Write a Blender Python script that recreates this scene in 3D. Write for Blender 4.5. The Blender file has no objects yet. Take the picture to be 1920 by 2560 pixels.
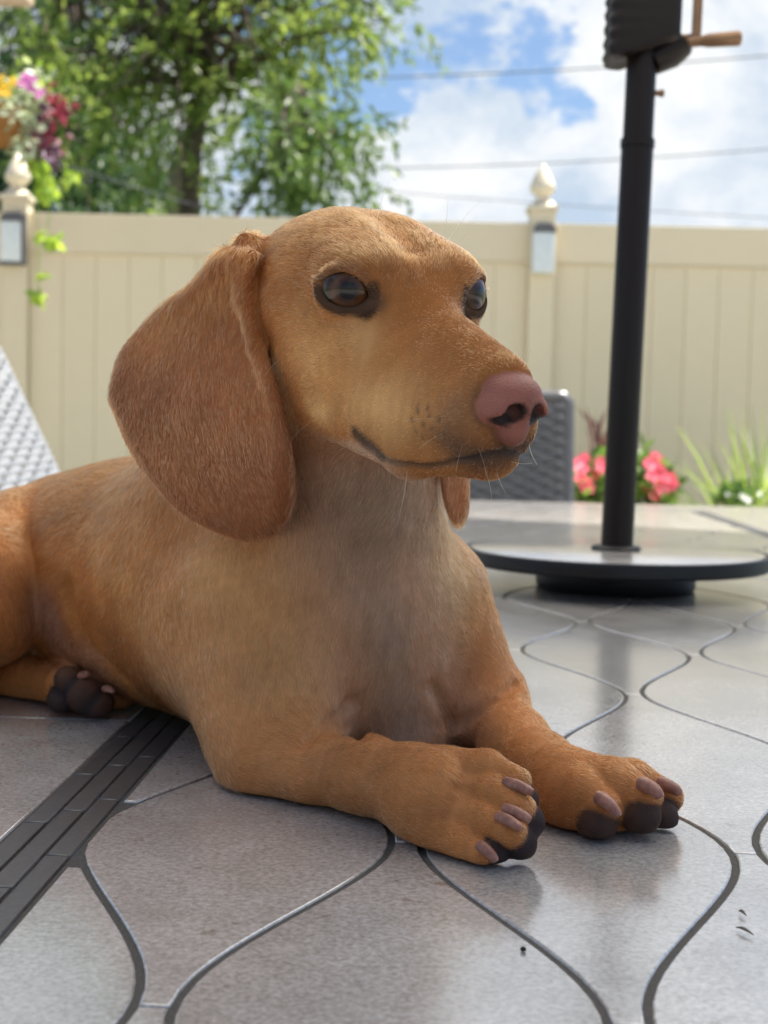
import bpy, bmesh, math, random
import numpy as np
from mathutils import Vector, Matrix
random.seed(7); np.random.seed(7)
scene = bpy.context.scene
# ------------------------------------------------------------------ camera
FPX = 3413.0; PITCH = math.radians(3.58); ROLL = math.radians(1.2)
TABLE_Z = 0.74
CAM = np.array([0.0, 0.0, TABLE_Z + 0.18])
_fw = np.array([0, math.cos(PITCH), -math.sin(PITCH)]); _up = np.array([0, math.sin(PITCH), math.cos(PITCH)]); _rt = np.array([1.0, 0, 0])
CR = math.cos(ROLL) * _rt + math.sin(ROLL) * _up
CU = -math.sin(ROLL) * _rt + math.cos(ROLL) * _up
SC = 1920 / 1659.0
def U(x, y, d):
    """point of the place at distance d along the lens axis, seen at (x, y) of a 1659 x 2212 survey print"""
    return CAM + d * (_fw + (x * SC - 960) / FPX * CR - (y * SC - 1280) / FPX * CU)
def UZ(x, y, z=TABLE_Z):
    v = _fw + (x * SC - 960) / FPX * CR - (y * SC - 1280) / FPX * CU
    return CAM + v * ((z - CAM[2]) / v[2])
def UY(x, y, Y):
    v = _fw + (x * SC - 960) / FPX * CR - (y * SC - 1280) / FPX * CU
    return CAM + v * (Y / v[1])
cam_d = bpy.data.cameras.new("camera"); cam = bpy.data.objects.new("camera", cam_d)
scene.collection.objects.link(cam); scene.camera = cam
cam.matrix_world = Matrix(((CR[0], CU[0], -_fw[0], CAM[0]), (CR[1], CU[1], -_fw[1], CAM[1]), (CR[2], CU[2], -_fw[2], CAM[2]), (0, 0, 0, 1)))
cam_d.sensor_fit = 'AUTO'; cam_d.sensor_width = 36.0; cam_d.lens = FPX / 2560 * 36.0
cam_d.clip_start = 0.05; cam_d.clip_end = 2000
cam_d.dof.use_dof = True; cam_d.dof.focus_distance = 0.60; cam_d.dof.aperture_fstop = 14.0; cam_d.dof.aperture_blades = 0
# ------------------------------------------------------------------ daylight
SUN_EL = math.radians(65); SUN_AZ = math.radians(66)       # sun high to the right and a little beyond the fence; azimuth from +Y towards +X
sun_dir = Vector((math.cos(SUN_EL) * math.sin(SUN_AZ), math.cos(SUN_EL) * math.cos(SUN_AZ), math.sin(SUN_EL)))
sd = bpy.data.lights.new("sun", 'SUN'); sd.energy = 5.0; sd.angle = math.radians(0.6); sd.color = (1.0, .95, .87)
so = bpy.data.objects.new("sun", sd); scene.collection.objects.link(so)
so.rotation_euler = sun_dir.to_track_quat('Z', 'Y').to_euler(); so.location = (0, 0, 12)
scene.view_settings.view_transform = 'Standard'; scene.view_settings.look = 'None'
scene.view_settings.exposure = 1.4; scene.view_settings.gamma = 1.0; scene.view_settings.use_curve_mapping = False
SKY_STRENGTH = 0.06
world = bpy.data.worlds.new("World"); scene.world = world; world.use_nodes = True
wn = world.node_tree.nodes; wl = world.node_tree.links; wn.clear()
def wnode(t, **kw):
    n = wn.new(t)
    for k, v in kw.items(): setattr(n, k, v)
    return n
def wmath(op, a, b=None, c=None, clamp=False):
    n = wnode('ShaderNodeMath', operation=op); n.use_clamp = clamp
    for i, v in enumerate((a, b, c)):
        if v is None: continue
        if hasattr(v, 'is_output'): wl.new(v, n.inputs[i])
        else: n.inputs[i].default_value = v
    return n.outputs[0]
wout = wnode('ShaderNodeOutputWorld'); wbg = wnode('ShaderNodeBackground'); wbg.inputs['Strength'].default_value = SKY_STRENGTH
wsky = wnode('ShaderNodeTexSky', sky_type='NISHITA'); wsky.sun_disc = False
wsky.sun_elevation = SUN_EL; wsky.sun_rotation = SUN_AZ; wsky.air_density = 1.0; wsky.dust_density = .8; wsky.ozone_density = 4.0
wtc = wnode('ShaderNodeTexCoord')
# clouds: a low bank of cumulus, thickening to the horizon, with a few big heads
def wnoise(scale, detail, rough, vec):
    n = wnode('ShaderNodeTexNoise'); n.inputs['Scale'].default_value = scale; n.inputs['Detail'].default_value = detail; n.inputs['Roughness'].default_value = rough
    wl.new(vec, n.inputs['Vector']); return n
wmap = wnode('ShaderNodeMapping'); wmap.inputs['Scale'].default_value = (1, 1, 1.7); wl.new(wtc.outputs['Generated'], wmap.inputs['Vector'])
warp = wnoise(9, 5, .6, wmap.outputs[0])
wv1 = wnode('ShaderNodeVectorMath', operation='MULTIPLY_ADD'); wl.new(warp.outputs['Color'], wv1.inputs[0]); wv1.inputs[1].default_value = (.09, .09, .09); wl.new(wtc.outputs['Generated'], wv1.inputs[2])
wv2 = wnode('ShaderNodeVectorMath', operation='SUBTRACT'); wl.new(wv1.outputs[0], wv2.inputs[0]); wv2.inputs[1].default_value = (.045, .045, .045)
def dirn(x, y):
    v = U(x, y, 1.0) - CAM; return tuple(v / np.linalg.norm(v))
heads = [((930, 330), .062, 1.0), ((1050, 305), .058, 1.0), ((1150, 335), .056, 1.0), ((860, 330), .055, .9), ((1000, 400), .11, .9), ((1200, 400), .11, .9),
         ((1330, 130), .050, .9), ((1420, 200), .075, .9), ((1560, 60), .085, .9), ((1620, 230), .10, .9), ((1400, 330), .08, .9), ((1600, 400), .12, .9), ((780, 440), .08, .8), ((600, 430), .09, .8),
         ((300, 300), .14, .8), ((60, 100), .12, .7), ((1900, 100), .20, .9), ((-300, 300), .25, .8), ((1450, -230), .16, .95), ((1150, -420), .24, .95), ((1750, -380), .22, .95), ((200, -500), .26, .8), ((1600, -900), .35, .9), ((800, -1000), .35, .8)]  # heads above the frame are unseen, added to brighten fill and table reflections
acc = None
for (hx, hy), rad, wt in heads:
    dst = wnode('ShaderNodeVectorMath', operation='DISTANCE'); wl.new(wv2.outputs[0], dst.inputs[0]); dst.inputs[1].default_value = dirn(hx, hy)
    t = wmath('MULTIPLY', wmath('SUBTRACT', 1.0, wmath('DIVIDE', dst.outputs['Value'], rad * 1.0), clamp=True), wt * 1.6)
    acc = t if acc is None else wmath('MAXIMUM', acc, t)
wsep = wnode('ShaderNodeSeparateXYZ'); wl.new(wtc.outputs['Generated'], wsep.inputs[0])
broad = wnoise(2.6, 6, .55, wmap.outputs[0])
bfac = wmath('MULTIPLY', wmath('SUBTRACT', broad.outputs['Fac'], .43, clamp=True), 4.0)
wd = wnode('ShaderNodeVectorMath', operation='DISTANCE'); wl.new(wtc.outputs['Generated'], wd.inputs[0]); wd.inputs[1].default_value = dirn(830, 420)
behind = wmath('MULTIPLY', wmath('SUBTRACT', wd.outputs['Value'], .42, clamp=True), 6.0, clamp=True)      # the cloud field goes on all round, unseen, to lift fill and reflections
bfac = wmath('MULTIPLY', bfac, behind)
low = wmath('MULTIPLY', wmath('SUBTRACT', .17, wsep.outputs['Z'], clamp=True), 2.6)
fine = wnoise(17, 7, .62, wmap.outputs[0])
cl = wmath('ADD', wmath('MAXIMUM', acc, bfac), low)
cl = wmath('ADD', cl, wmath('MULTIPLY', wmath('SUBTRACT', fine.outputs['Fac'], .5), 1.9))
wr = wnode('ShaderNodeMapRange'); wr.interpolation_type = 'SMOOTHSTEP'; wl.new(cl, wr.inputs['Value'])
wr.inputs['From Min'].default_value = .40; wr.inputs['From Max'].default_value = .68
shade = wnoise(7, 5, .6, wv2.outputs[0])
wcr = wnode('ShaderNodeValToRGB'); wl.new(shade.outputs['Fac'], wcr.inputs[0])
wcr.color_ramp.elements[0].position = .36; wcr.color_ramp.elements[0].color = (3.6, 4.4, 5.4, 1)
wcr.color_ramp.elements[1].position = .58; wcr.color_ramp.elements[1].color = (6.4, 6.5, 6.6, 1)
wmix = wnode('ShaderNodeMix', data_type='RGBA'); wl.new(wr.outputs[0], wmix.inputs['Factor']); wl.new(wsky.outputs[0], wmix.inputs['A']); wl.new(wcr.outputs[0], wmix.inputs['B'])
wl.new(wmix.outputs['Result'], wbg.inputs['Color']); wl.new(wbg.outputs[0], wout.inputs['Surface'])
world.cycles.sampling_method = 'AUTOMATIC'
scene.cycles.max_bounces = 12; scene.cycles.diffuse_bounces = 4; scene.cycles.glossy_bounces = 6; scene.cycles.transmission_bounces = 10; scene.cycles.transparent_max_bounces = 6
scene.cycles.use_denoising = True
# ------------------------------------------------------------------ helpers
def link(o, parent=None):
    scene.collection.objects.link(o)
    if parent is not None: o.parent = parent
    return o
def thing(name, label, cat, loc=(0, 0, 0), rz=0.0, group=None):
    o = bpy.data.objects.new(name, None); o.location = loc; o.rotation_euler = (0, 0, rz); o.empty_display_size = .1
    link(o); return tag(o, label, cat, group)
def tag(o, label, cat, group=None):
    o['label'] = label; o['category'] = cat
    if group: o['group'] = group
    return o
class MB:
    """collects vertices and faces of one part"""
    def __init__(s): s.v = []; s.f = []
    def add(s, v, f):
        n = len(s.v); s.v += [tuple(map(float, q)) for q in v]; s.f += [tuple(i + n for i in g) for g in f]; return s
    def box(s, lo, hi, R=None, o=(0, 0, 0), bev=0.0):
        lo = np.minimum(lo, hi) * 1.0 if False else np.array(lo, float); hi = np.array(hi, float)
        if bev <= 0:
            v = [(x, y, z) for x in (lo[0], hi[0]) for y in (lo[1], hi[1]) for z in (lo[2], hi[2])]
            f = [(0, 1, 3, 2), (4, 6, 7, 5), (0, 4, 5, 1), (2, 3, 7, 6), (0, 2, 6, 4), (1, 5, 7, 3)]
        else:
            bm = bmesh.new(); bmesh.ops.create_cube(bm, size=1.0)
            for q in bm.verts: q.co = Vector([(lo[i] + hi[i]) / 2 + q.co[i] * (hi[i] - lo[i]) for i in range(3)])
            bmesh.ops.bevel(bm, geom=bm.edges[:], offset=bev, segments=2, affect='EDGES', profile=.6)
            bm.verts.index_update(); v = [tuple(q.co) for q in bm.verts]; f = [tuple(q.index for q in g.verts) for g in bm.faces]; bm.free()
        v = np.array(v)
        if R is not None: v = v @ np.asarray(R).T
        return s.add(v + np.asarray(o), f)
    def tube(s, pts, rad, n=10, caps=True):
        P = [np.asarray(p, float) for p in pts]
        if np.isscalar(rad): rad = [rad] * len(P)
        rings = []; ref = None
        for i, p in enumerate(P):
            t = (P[min(i + 1, len(P) - 1)] - P[max(i - 1, 0)]); t = t / (np.linalg.norm(t) + 1e-12)
            if ref is None:
                ref = np.cross(t, (0, 0, 1.0)) if abs(t[2]) < .9 else np.cross(t, (1.0, 0, 0))
            a = ref - t * (ref @ t); a /= np.linalg.norm(a) + 1e-12; b = np.cross(t, a); ref = a
            rings.append([p + rad[i] * (math.cos(2 * math.pi * k / n) * a + math.sin(2 * math.pi * k / n) * b) for k in range(n)])
        v = [q for r in rings for q in r]
        f = [(i * n + k, i * n + (k + 1) % n, (i + 1) * n + (k + 1) % n, (i + 1) * n + k) for i in range(len(P) - 1) for k in range(n)]
        if caps: f += [tuple(range(n))[::-1], tuple((len(P) - 1) * n + k for k in range(n))]
        return s.add(v, f)
    def lathe(s, prof, n=32, c=(0, 0, 0), sq=0):
        """profile of (radius, z); sq=4 gives a square section"""
        N = sq or n; v = []; c = np.asarray(c, float)
        for r, z in prof:
            for k in range(N):
                a = 2 * math.pi * (k + (.5 if sq else 0)) / N; rr = r * (math.sqrt(2) if sq == 4 else 1)
                v.append(c + (rr * math.cos(a), rr * math.sin(a), z))
        f = [(i * N + k, i * N + (k + 1) % N, (i + 1) * N + (k + 1) % N, (i + 1) * N + k) for i in range(len(prof) - 1) for k in range(N)]
        f += [tuple(range(N))[::-1], tuple((len(prof) - 1) * N + k for k in range(N))]
        return s.add(v, f)
    def mesh(s, name, mat, smooth=False):
        me = bpy.data.meshes.new(name); me.from_pydata(s.v, [], s.f); me.materials.append(mat)
        if smooth: me.shade_smooth()
        me.update(); return me
    def obj(s, name, mat, parent=None, smooth=False, sharp=None):
        me = s.mesh(name, mat, smooth)
        if smooth and sharp: me.set_sharp_from_angle(angle=math.radians(sharp))
        return link(bpy.data.objects.new(name, me), parent)
def mat(name, col, rough=.5, spec=.5, noise=None, bump=None, coat=0, metal=0, vary=0, trans=0, ior=1.5):
    """col linear; noise=(scale, detail, amount or second colour); bump=(scale, strength, distance); vary = per-object brightness spread"""
    m = bpy.data.materials.new(name); m.use_nodes = True; nt = m.node_tree; N = nt.nodes; L = nt.links
    b = N['Principled BSDF']; b.inputs['Roughness'].default_value = rough; b.inputs['Specular IOR Level'].default_value = spec
    b.inputs['Coat Weight'].default_value = coat; b.inputs['Coat Roughness'].default_value = .08; b.inputs['Metallic'].default_value = metal; b.inputs['IOR'].default_value = ior
    tc = N.new('ShaderNodeTexCoord'); cur = None
    def rgb(c):
        n = N.new('ShaderNodeRGB'); n.outputs[0].default_value = (*c, 1); return n.outputs[0]
    cur = rgb(col)
    if noise:
        for nz in (noise if isinstance(noise, list) else [noise]):
            t = N.new('ShaderNodeTexNoise'); t.inputs['Scale'].default_value = nz[0]; t.inputs['Detail'].default_value = nz[1]; t.inputs['Roughness'].default_value = .62
            L.new(tc.outputs['Object'], t.inputs['Vector'])
            r = N.new('ShaderNodeMapRange'); L.new(t.outputs['Fac'], r.inputs['Value']); r.inputs['From Min'].default_value = .32; r.inputs['From Max'].default_value = .68
            mx = N.new('ShaderNodeMix'); mx.data_type = 'RGBA'; L.new(r.outputs[0], mx.inputs['Factor']); L.new(cur, mx.inputs['A'])
            c2 = nz[2] if not np.isscalar(nz[2]) else tuple(c * nz[2] for c in col)
            if len(nz) > 3: r.inputs['To Max'].default_value = nz[3]
            mx.inputs['B'].default_value = (*c2, 1); cur = mx.outputs['Result']
    if vary:
        oi = N.new('ShaderNodeObjectInfo'); r = N.new('ShaderNodeMapRange'); L.new(oi.outputs['Random'], r.inputs['Value'])
        r.inputs['To Min'].default_value = 1 - vary; r.inputs['To Max'].default_value = 1 + vary
        hs = N.new('ShaderNodeHueSaturation'); L.new(cur, hs.inputs['Color']); L.new(r.outputs[0], hs.inputs['Value']); cur = hs.outputs[0]
    L.new(cur, b.inputs['Base Color'])
    if bump:
        prev = None
        for bp in (bump if isinstance(bump, list) else [bump]):
            t = N.new('ShaderNodeTexNoise'); t.inputs['Scale'].default_value = bp[0]; t.inputs['Detail'].default_value = 5; L.new(tc.outputs['Object'], t.inputs['Vector'])
            bn = N.new('ShaderNodeBump'); bn.inputs['Strength'].default_value = bp[1]; bn.inputs['Distance'].default_value = bp[2]
            L.new(t.outputs['Fac'], bn.inputs['Height'])
            if prev: L.new(prev, bn.inputs['Normal'])
            prev = bn.outputs[0]
        L.new(prev, b.inputs['Normal'])
    if trans:
        N_ = N.new('ShaderNodeBsdfTranslucent'); L.new(cur, N_.inputs['Color']); ms = N.new('ShaderNodeMixShader'); ms.inputs[0].default_value = trans
        L.new(b.outputs[0], ms.inputs[1]); L.new(N_.outputs[0], ms.inputs[2]); L.new(ms.outputs[0], N['Material Output'].inputs['Surface'])
    return m
def leaf_mat(name, c1, c2, trans=.4, rough=.45):
    m = bpy.data.materials.new(name); m.use_nodes = True; nt = m.node_tree; N = nt.nodes; L = nt.links
    b = N['Principled BSDF']; b.inputs['Roughness'].default_value = rough
    g = N.new('ShaderNodeNewGeometry'); mx = N.new('ShaderNodeMix'); mx.data_type = 'RGBA'
    L.new(g.outputs['Random Per Island'], mx.inputs['Factor']); mx.inputs['A'].default_value = (*c1, 1); mx.inputs['B'].default_value = (*c2, 1)
    L.new(mx.outputs['Result'], b.inputs['Base Color'])
    t = N.new('ShaderNodeBsdfTranslucent'); hs = N.new('ShaderNodeHueSaturation'); hs.inputs['Value'].default_value = 1.5; L.new(mx.outputs['Result'], hs.inputs['Color']); L.new(hs.outputs[0], t.inputs['Color'])
    ms = N.new('ShaderNodeMixShader'); ms.inputs[0].default_value = trans; L.new(b.outputs[0], ms.inputs[1]); L.new(t.outputs[0], ms.inputs[2]); L.new(ms.outputs[0], N['Material Output'].inputs['Surface'])
    return m
rng = np.random.default_rng(11)
# ------------------------------------------------------------------ ground
M_patio = mat('patio_concrete', (.50, .47, .43), .85, .3, noise=[(3, 6, .8), (60, 4, .85)], bump=(80, .3, .004))
M_lawn = mat('lawn', (.07, .12, .03), .9, .2, noise=[(1.5, 6, (.10, .13, .04)), (40, 4, (.04, .07, .02))], bump=(60, .6, .03))
g = MB(); g.add([(-400, -400, 0), (400, -400, 0), (400, 400, 0), (-400, 400, 0)], [(0, 1, 2, 3)]); o = g.obj('ground', M_lawn); o['kind'] = 'structure'
g = MB().box((-9, -10, -.1), (9, 5.2, .02)); o = g.obj('patio', M_patio); o['kind'] = 'structure'
# ------------------------------------------------------------------ fence
M_vinyl = mat('vinyl', (.76, .655, .465), .42, .45, noise=[(2.5, 5, .90), (.8, 4, .93), (14, 4, .96)], bump=(35, .05, .002), vary=.03)
M_vinyl2 = mat('vinyl_cap', (.70, .62, .47), .38, .5)
M_grey = mat('lamp_metal', (.12, .12, .13), .4, .5, metal=.6)
M_frost = mat('frosted_glass', (.74, .80, .82), .35, .5, noise=(60, 3, .88))
FD = 6.40
fp = lambda x, y: U(x, y, FD)
pR = fp(1168, 560); pL = fp(38, 545)
fdir = pR - pL; fdir[2] = 0; FL = np.linalg.norm(fdir); fdir /= FL; frz = math.atan2(fdir[1], fdir[0])
fz = float(fp(1400, 489)[2])                       # top of the rail
PW = .118
def post(x, light, labels):
    c = pL + fdir * x
    t = thing('fence_post', labels[0], 'fence post', (c[0], c[1], 0), frz, 'posts of the cream vinyl fence')
    MB().box((-PW / 2, -PW / 2, 0), (PW / 2, PW / 2, fz + .055), bev=.006).obj('post_shaft', M_vinyl, t)
    h = fz + .055
    prof = [(PW / 2 + .012, h), (PW / 2 + .012, h + .02), (PW / 2 - .004, h + .026), (PW / 2 - .018, h + .045), (.026, h + .062), (.026, h + .075)]
    f = MB().lathe(prof, sq=4)
    bulb = [(.026, .072), (.040, .078), (.054, .092), (.060, .105), (.058, .118), (.050, .140), (.038, .168), (.022, .195), (.010, .212), (.002, .222)]
    f.lathe([(r, h + z) for r, z in bulb], n=24)
    f.obj('finial', M_vinyl2, t, smooth=True, sharp=35)
    if light:
        l = thing('post_lamp', labels[1], 'post lamp', tuple(c - np.array([0, 0, 0]) + np.array([math.sin(frz), -math.cos(frz), 0]) * (PW / 2 + .001) + np.array([0, 0, fz - .018 - c[2]])), frz, 'lamps on the fence posts')
        MB().box((-.062, -.012, -.235), (.062, 0, .0), bev=.004).obj('back_plate', M_vinyl2 if light == 2 else M_grey, l)
        MB().box((-.050, -.062, -.222), (.050, -.013, -.035), bev=.012).obj('lamp_glass', M_frost, l, smooth=True, sharp=40)
        MB().box((-.044, -.072, -.034), (.056, -.012, -.010), bev=.006).box((-.035, -.05, -.009), (.045, -.014, .004), bev=.003).obj('lamp_cap', M_grey, l)
        if light == 1: MB().box((.050, -.064, -.226), (.060, -.013, -.03), bev=.002).box((-.060, -.064, -.236), (.060, -.013, -.223), bev=.002).obj('lamp_frame', M_grey, l)
post(0, 1, ('cream fence post with pointed finial beside the hanging flower basket', 'grey and white lamp on the post below the flower basket'))
post(FL, 2, ('cream fence post with pointed finial left of the dark umbrella pole', 'white lamp with grey cap on the post left of the umbrella pole'))
post(-FL, 0, ('cream fence post out past the left edge of the hanging basket', ''))
post(2 * FL, 0, ('cream fence post far right beyond the ornamental grass', ''))
BW = .1525
def panel(x0, x1, label):
    c = pL + fdir * (x0 + PW / 2); w = x1 - x0 - PW
    t = thing('vinyl_fence', label, 'fence panel', (c[0], c[1], 0), frz, 'panels of the cream vinyl fence')
    MB().box((0, -.022, fz - .178), (w, .022, fz), bev=.004).obj('top_rail', M_vinyl, t)
    MB().box((0, -.026, fz - .186), (w, .026, fz - .1785), bev=.002).obj('rail_lip', M_vinyl, t)
    MB().box((0, -.022, .06), (w, .022, .23), bev=.004).obj('bottom_rail', M_vinyl, t)
    n = int(round(w / BW)); bw = w / n
    b = MB(); e = .0035
    prof = [(0, -.006), (e, -.011), (bw - e, -.011), (bw, -.006), (bw, .011), (0, .011)]
    b.add([(x, y, z) for z in (.231, fz - .187) for x, y in prof], [(k, (k + 1) % 6, 6 + (k + 1) % 6, 6 + k) for k in range(6)] + [tuple(range(6))[::-1], tuple(range(6, 12))])
    me = b.mesh('board', M_vinyl)
    for i in range(n):
        q = bpy.data.objects.new('board', me); q.location = (i * bw, rng.normal(0, .0006), 0); link(q, t)
panel(0, FL, 'long cream vinyl fence panel between the two lamp posts')
panel(FL, 2 * FL, 'cream vinyl fence panel behind the dark umbrella pole')
post(-2 * FL, 0, ('cream fence post two panels left of the hanging basket', ''))
panel(-2 * FL, -FL, 'outermost cream vinyl fence panel at the left')
panel(2 * FL, 3 * FL, 'outermost cream vinyl fence panel at the right')
post(3 * FL, 0, ('cream fence post at the far right end of the fence', ''))
panel(-FL, 0, 'cream vinyl fence panel left of the flower basket post')
# lamp cord
c = pL + fdir * (FL - PW / 2 - .012)
nrm = np.array([math.sin(frz), -math.cos(frz), 0])
# ------------------------------------------------------------------ table
YAW = math.radians(-2.55); TO = np.array([.071 * .18, 3.244 * .18, 0.0])
PX, PY = .1462, .352
AL, AR = -.1375, .580; BANDW = .0350
A0, A1 = -.375, .818; B0, B1 = -.75, 2.845
FB0, FB1 = B0 + .235, B1 - .235
def tile_material():
    m = bpy.data.materials.new('ceramic_tile'); m.use_nodes = True; nt = m.node_tree; N = nt.nodes; L = nt.links
    b = N['Principled BSDF']
    tc = N.new('ShaderNodeTexCoord'); oi = N.new('ShaderNodeObjectInfo')
    off = N.new('ShaderNodeVectorMath'); off.operation = 'MULTIPLY_ADD'; cx = N.new('ShaderNodeCombineXYZ')
    L.new(oi.outputs['Random'], cx.inputs[0]); L.new(oi.outputs['Random'], cx.inputs[1]); off.inputs[1].default_value = (37, 91, 0)
    L.new(cx.outputs[0], off.inputs[0]); L.new(tc.outputs['Object'], off.inputs[2])
    def nz(scale, det, rough=.6, dist=0):
        t = N.new('ShaderNodeTexNoise'); t.inputs['Scale'].default_value = scale; t.inputs['Detail'].default_value = det; t.inputs['Roughness'].default_value = rough; t.inputs['Distortion'].default_value = dist
        L.new(off.outputs[0], t.inputs['Vector']); return t.outputs['Fac']
    cr = N.new('ShaderNodeValToRGB'); L.new(nz(16, 5, .6, .4), cr.inputs[0])
    e = cr.color_ramp.elements; e[0].position = .33; e[0].color = (.335, .318, .302, 1); e[1].position = .68; e[1].color = (.485, .470, .455, 1)
    f = N.new('ShaderNodeValToRGB'); L.new(nz(420, 4, .75), f.inputs[0]); e = f.color_ramp.elements; e[0].position = .36; e[0].color = (.68, .66, .64, 1); e[1].position = .66; e[1].color = (1.30, 1.29, 1.27, 1)
    mu = N.new('ShaderNodeMix'); mu.data_type = 'RGBA'; mu.blend_type = 'MULTIPLY'; mu.inputs['Factor'].default_value = 1; L.new(cr.outputs[0], mu.inputs['A']); L.new(f.outputs[0], mu.inputs['B'])
    sp = N.new('ShaderNodeValToRGB'); L.new(nz(95, 2, .5), sp.inputs[0]); e = sp.color_ramp.elements; e[0].position = .26; e[0].color = (.66, .63, .60, 1); e[1].position = .31; e[1].color = (1, 1, 1, 1)
    mu2 = N.new('ShaderNodeMix'); mu2.data_type = 'RGBA'; mu2.blend_type = 'MULTIPLY'; mu2.inputs['Factor'].default_value = 1; L.new(mu.outputs['Result'], mu2.inputs['A']); L.new(sp.outputs[0], mu2.inputs['B'])
    hs = N.new('ShaderNodeHueSaturation'); r = N.new('ShaderNodeMapRange'); L.new(oi.outputs['Random'], r.inputs[0]); r.inputs['To Min'].default_value = .92; r.inputs['To Max'].default_value = 1.08
    L.new(r.outputs[0], hs.inputs['Value']); L.new(mu2.outputs['Result'], hs.inputs['Color']); L.new(hs.outputs[0], b.inputs['Base Color'])
    rr = N.new('ShaderNodeMapRange'); L.new(nz(60, 4), rr.inputs[0]); rr.inputs['To Min'].default_value = .17; rr.inputs['To Max'].default_value = .28; L.new(rr.outputs[0], b.inputs['Roughness'])
    b.inputs['Specular IOR Level'].default_value = .5; b.inputs['IOR'].default_value = 1.6; b.inputs['Coat Weight'].default_value = 1.0; b.inputs['Coat IOR'].default_value = 1.9; b.inputs['Coat Roughness'].default_value = .17
    b1 = N.new('ShaderNodeBump'); b1.inputs['Strength'].default_value = .20; b1.inputs['Distance'].default_value = .0009; L.new(nz(38, 3, .5, .5), b1.inputs['Height'])
    b2 = N.new('ShaderNodeBump'); b2.inputs['Strength'].default_value = .09; b2.inputs['Distance'].default_value = .0004; L.new(nz(330, 3), b2.inputs['Height']); L.new(b1.outputs[0], b2.inputs['Normal']); L.new(b2.outputs[0], b.inputs['Normal'])
    return m
M_tile = tile_material()
M_strip = mat('slate_strip', (.050, .052, .056), .34, .6, noise=[(40, 5, (.075, .075, .078)), (300, 3, .7)], bump=[(60, .15, .001), (500, .1, .0004)], vary=.12)
M_grout = mat('grout', (.075, .068, .060), .85, .3, noise=[(900, 3, (.13, .12, .105)), (1500, 2, (.03, .028, .026), .7)], bump=(1300, .5, .0008))
M_frame = mat('table_frame', (.018, .017, .016), .4, .5, bump=(200, .1, .001))
table = thing('dining_table', 'long patio table topped with grey ogee tiles and dark grout', 'table', tuple(TO), YAW)
zt = TABLE_Z
MB().box((A0 - .012, B0 - .012, zt - .045), (A1 + .012, B1 + .012, zt - .0095), bev=.004).obj('table_frame', M_frame, table)
MB().box((A0 + .0, B0 + .0, zt - .0094), (A1, B1, zt - .0011)).obj('grout_bed', M_grout, table)
for x, y in ((A0 + .1, B0 + .15), (A1 - .1, B0 + .15), (A0 + .1, B1 - .15), (A1 - .1, B1 - .15)):
    MB().box((x - .035, y - .035, .02), (x + .035, y + .035, zt - .0455), bev=.004).obj('leg', M_frame, table)
MB().box((A0 + .06, B0 + .1, zt - .07), (A1 - .06, B0 + .13, zt - .0455)).box((A0 + .06, B1 - .13, zt - .07), (A1 - .06, B1 - .1, zt - .0455)).box((A0 + .06, B0 + .1301, zt - .07), (A0 + .09, B1 - .1301, zt - .0455)).box((A1 - .09, B0 + .1301, zt - .07), (A1 - .06, B1 - .1301, zt - .0455)).obj('apron', M_frame, table)
G_ = .0030; NECK = .0125
def wave(k, b):
    """grout line between tile column k and k+1"""
    mid = (k + .5) * PX / 2; amp = (PX / 2 - NECK) / 2
    th = 2 * math.pi * b / PY + (math.pi if k % 2 else 0)
    s = (math.cos(th) - .075 * math.cos(3 * th) * -1 * -1) if False else (math.cos(th) + .02 * math.cos(3 * th)) / 1.02
    return mid - amp * s
def tile_from_rows(rows, name='tile', mt=None, e=.0008, dz=.0006):
    """rows of (b, left, right) -> a slab with a rounded-over edge"""
    rows = [r for r in rows if r[2] - r[1] > .0015]
    if len(rows) < 3: return None
    m = MB(); n = len(rows)
    outer = [(r[1], r[0]) for r in rows] + [(r[2], r[0]) for r in rows[::-1]]
    out = np.array(outer)
    # inward offsets of the outline
    def inset(P, dist):
        Q = []
        for i in range(len(P)):
            a = P[i] - P[i - 1]; c = P[(i + 1) % len(P)] - P[i]
            na = np.array([a[1], -a[0]]) / (np.linalg.norm(a) + 1e-9); nc = np.array([c[1], -c[0]]) / (np.linalg.norm(c) + 1e-9)
            nn = na + nc; L = np.linalg.norm(nn)
            nn = nn / L if L > .2 else na
            Q.append(P[i] + nn * min(dist / max(.45, nn @ na), dist * 1.8))
        return np.array(Q)
    cen = out.mean(0); t1 = inset(out, e * .45); t2 = inset(out, e)
    N_ = len(out)
    rings = [(out, zt - .0092), (out, zt - dz), (t1, zt - dz * .32), (t2, zt)]
    v = [(p[0] - cen[0], p[1] - cen[1], z) for P, z in rings for p in P]
    f = []
    for a in range(3):
        for i in range(N_): f.append((a * N_ + (i + 1) % N_, a * N_ + i, (a + 1) * N_ + i, (a + 1) * N_ + (i + 1) % N_))
    f += [(3 * N_ + i, 3 * N_ + i + 1, 3 * N_ + N_ - 2 - i, 3 * N_ + N_ - 1 - i)[::-1] for i in range(n - 1)]
    m.add(v, f)
    o = m.obj(name, mt or M_tile, table, smooth=True)
    fl = np.ones(len(m.f), bool); fl[3 * N_:] = False; o.data.polygons.foreach_set('use_smooth', fl); o.data.update()
    o.location = (cen[0], cen[1], 0); return o
k0 = int(math.floor(AL / (PX / 2))) - 1; k1 = int(math.ceil(AR / (PX / 2))) + 1
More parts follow.
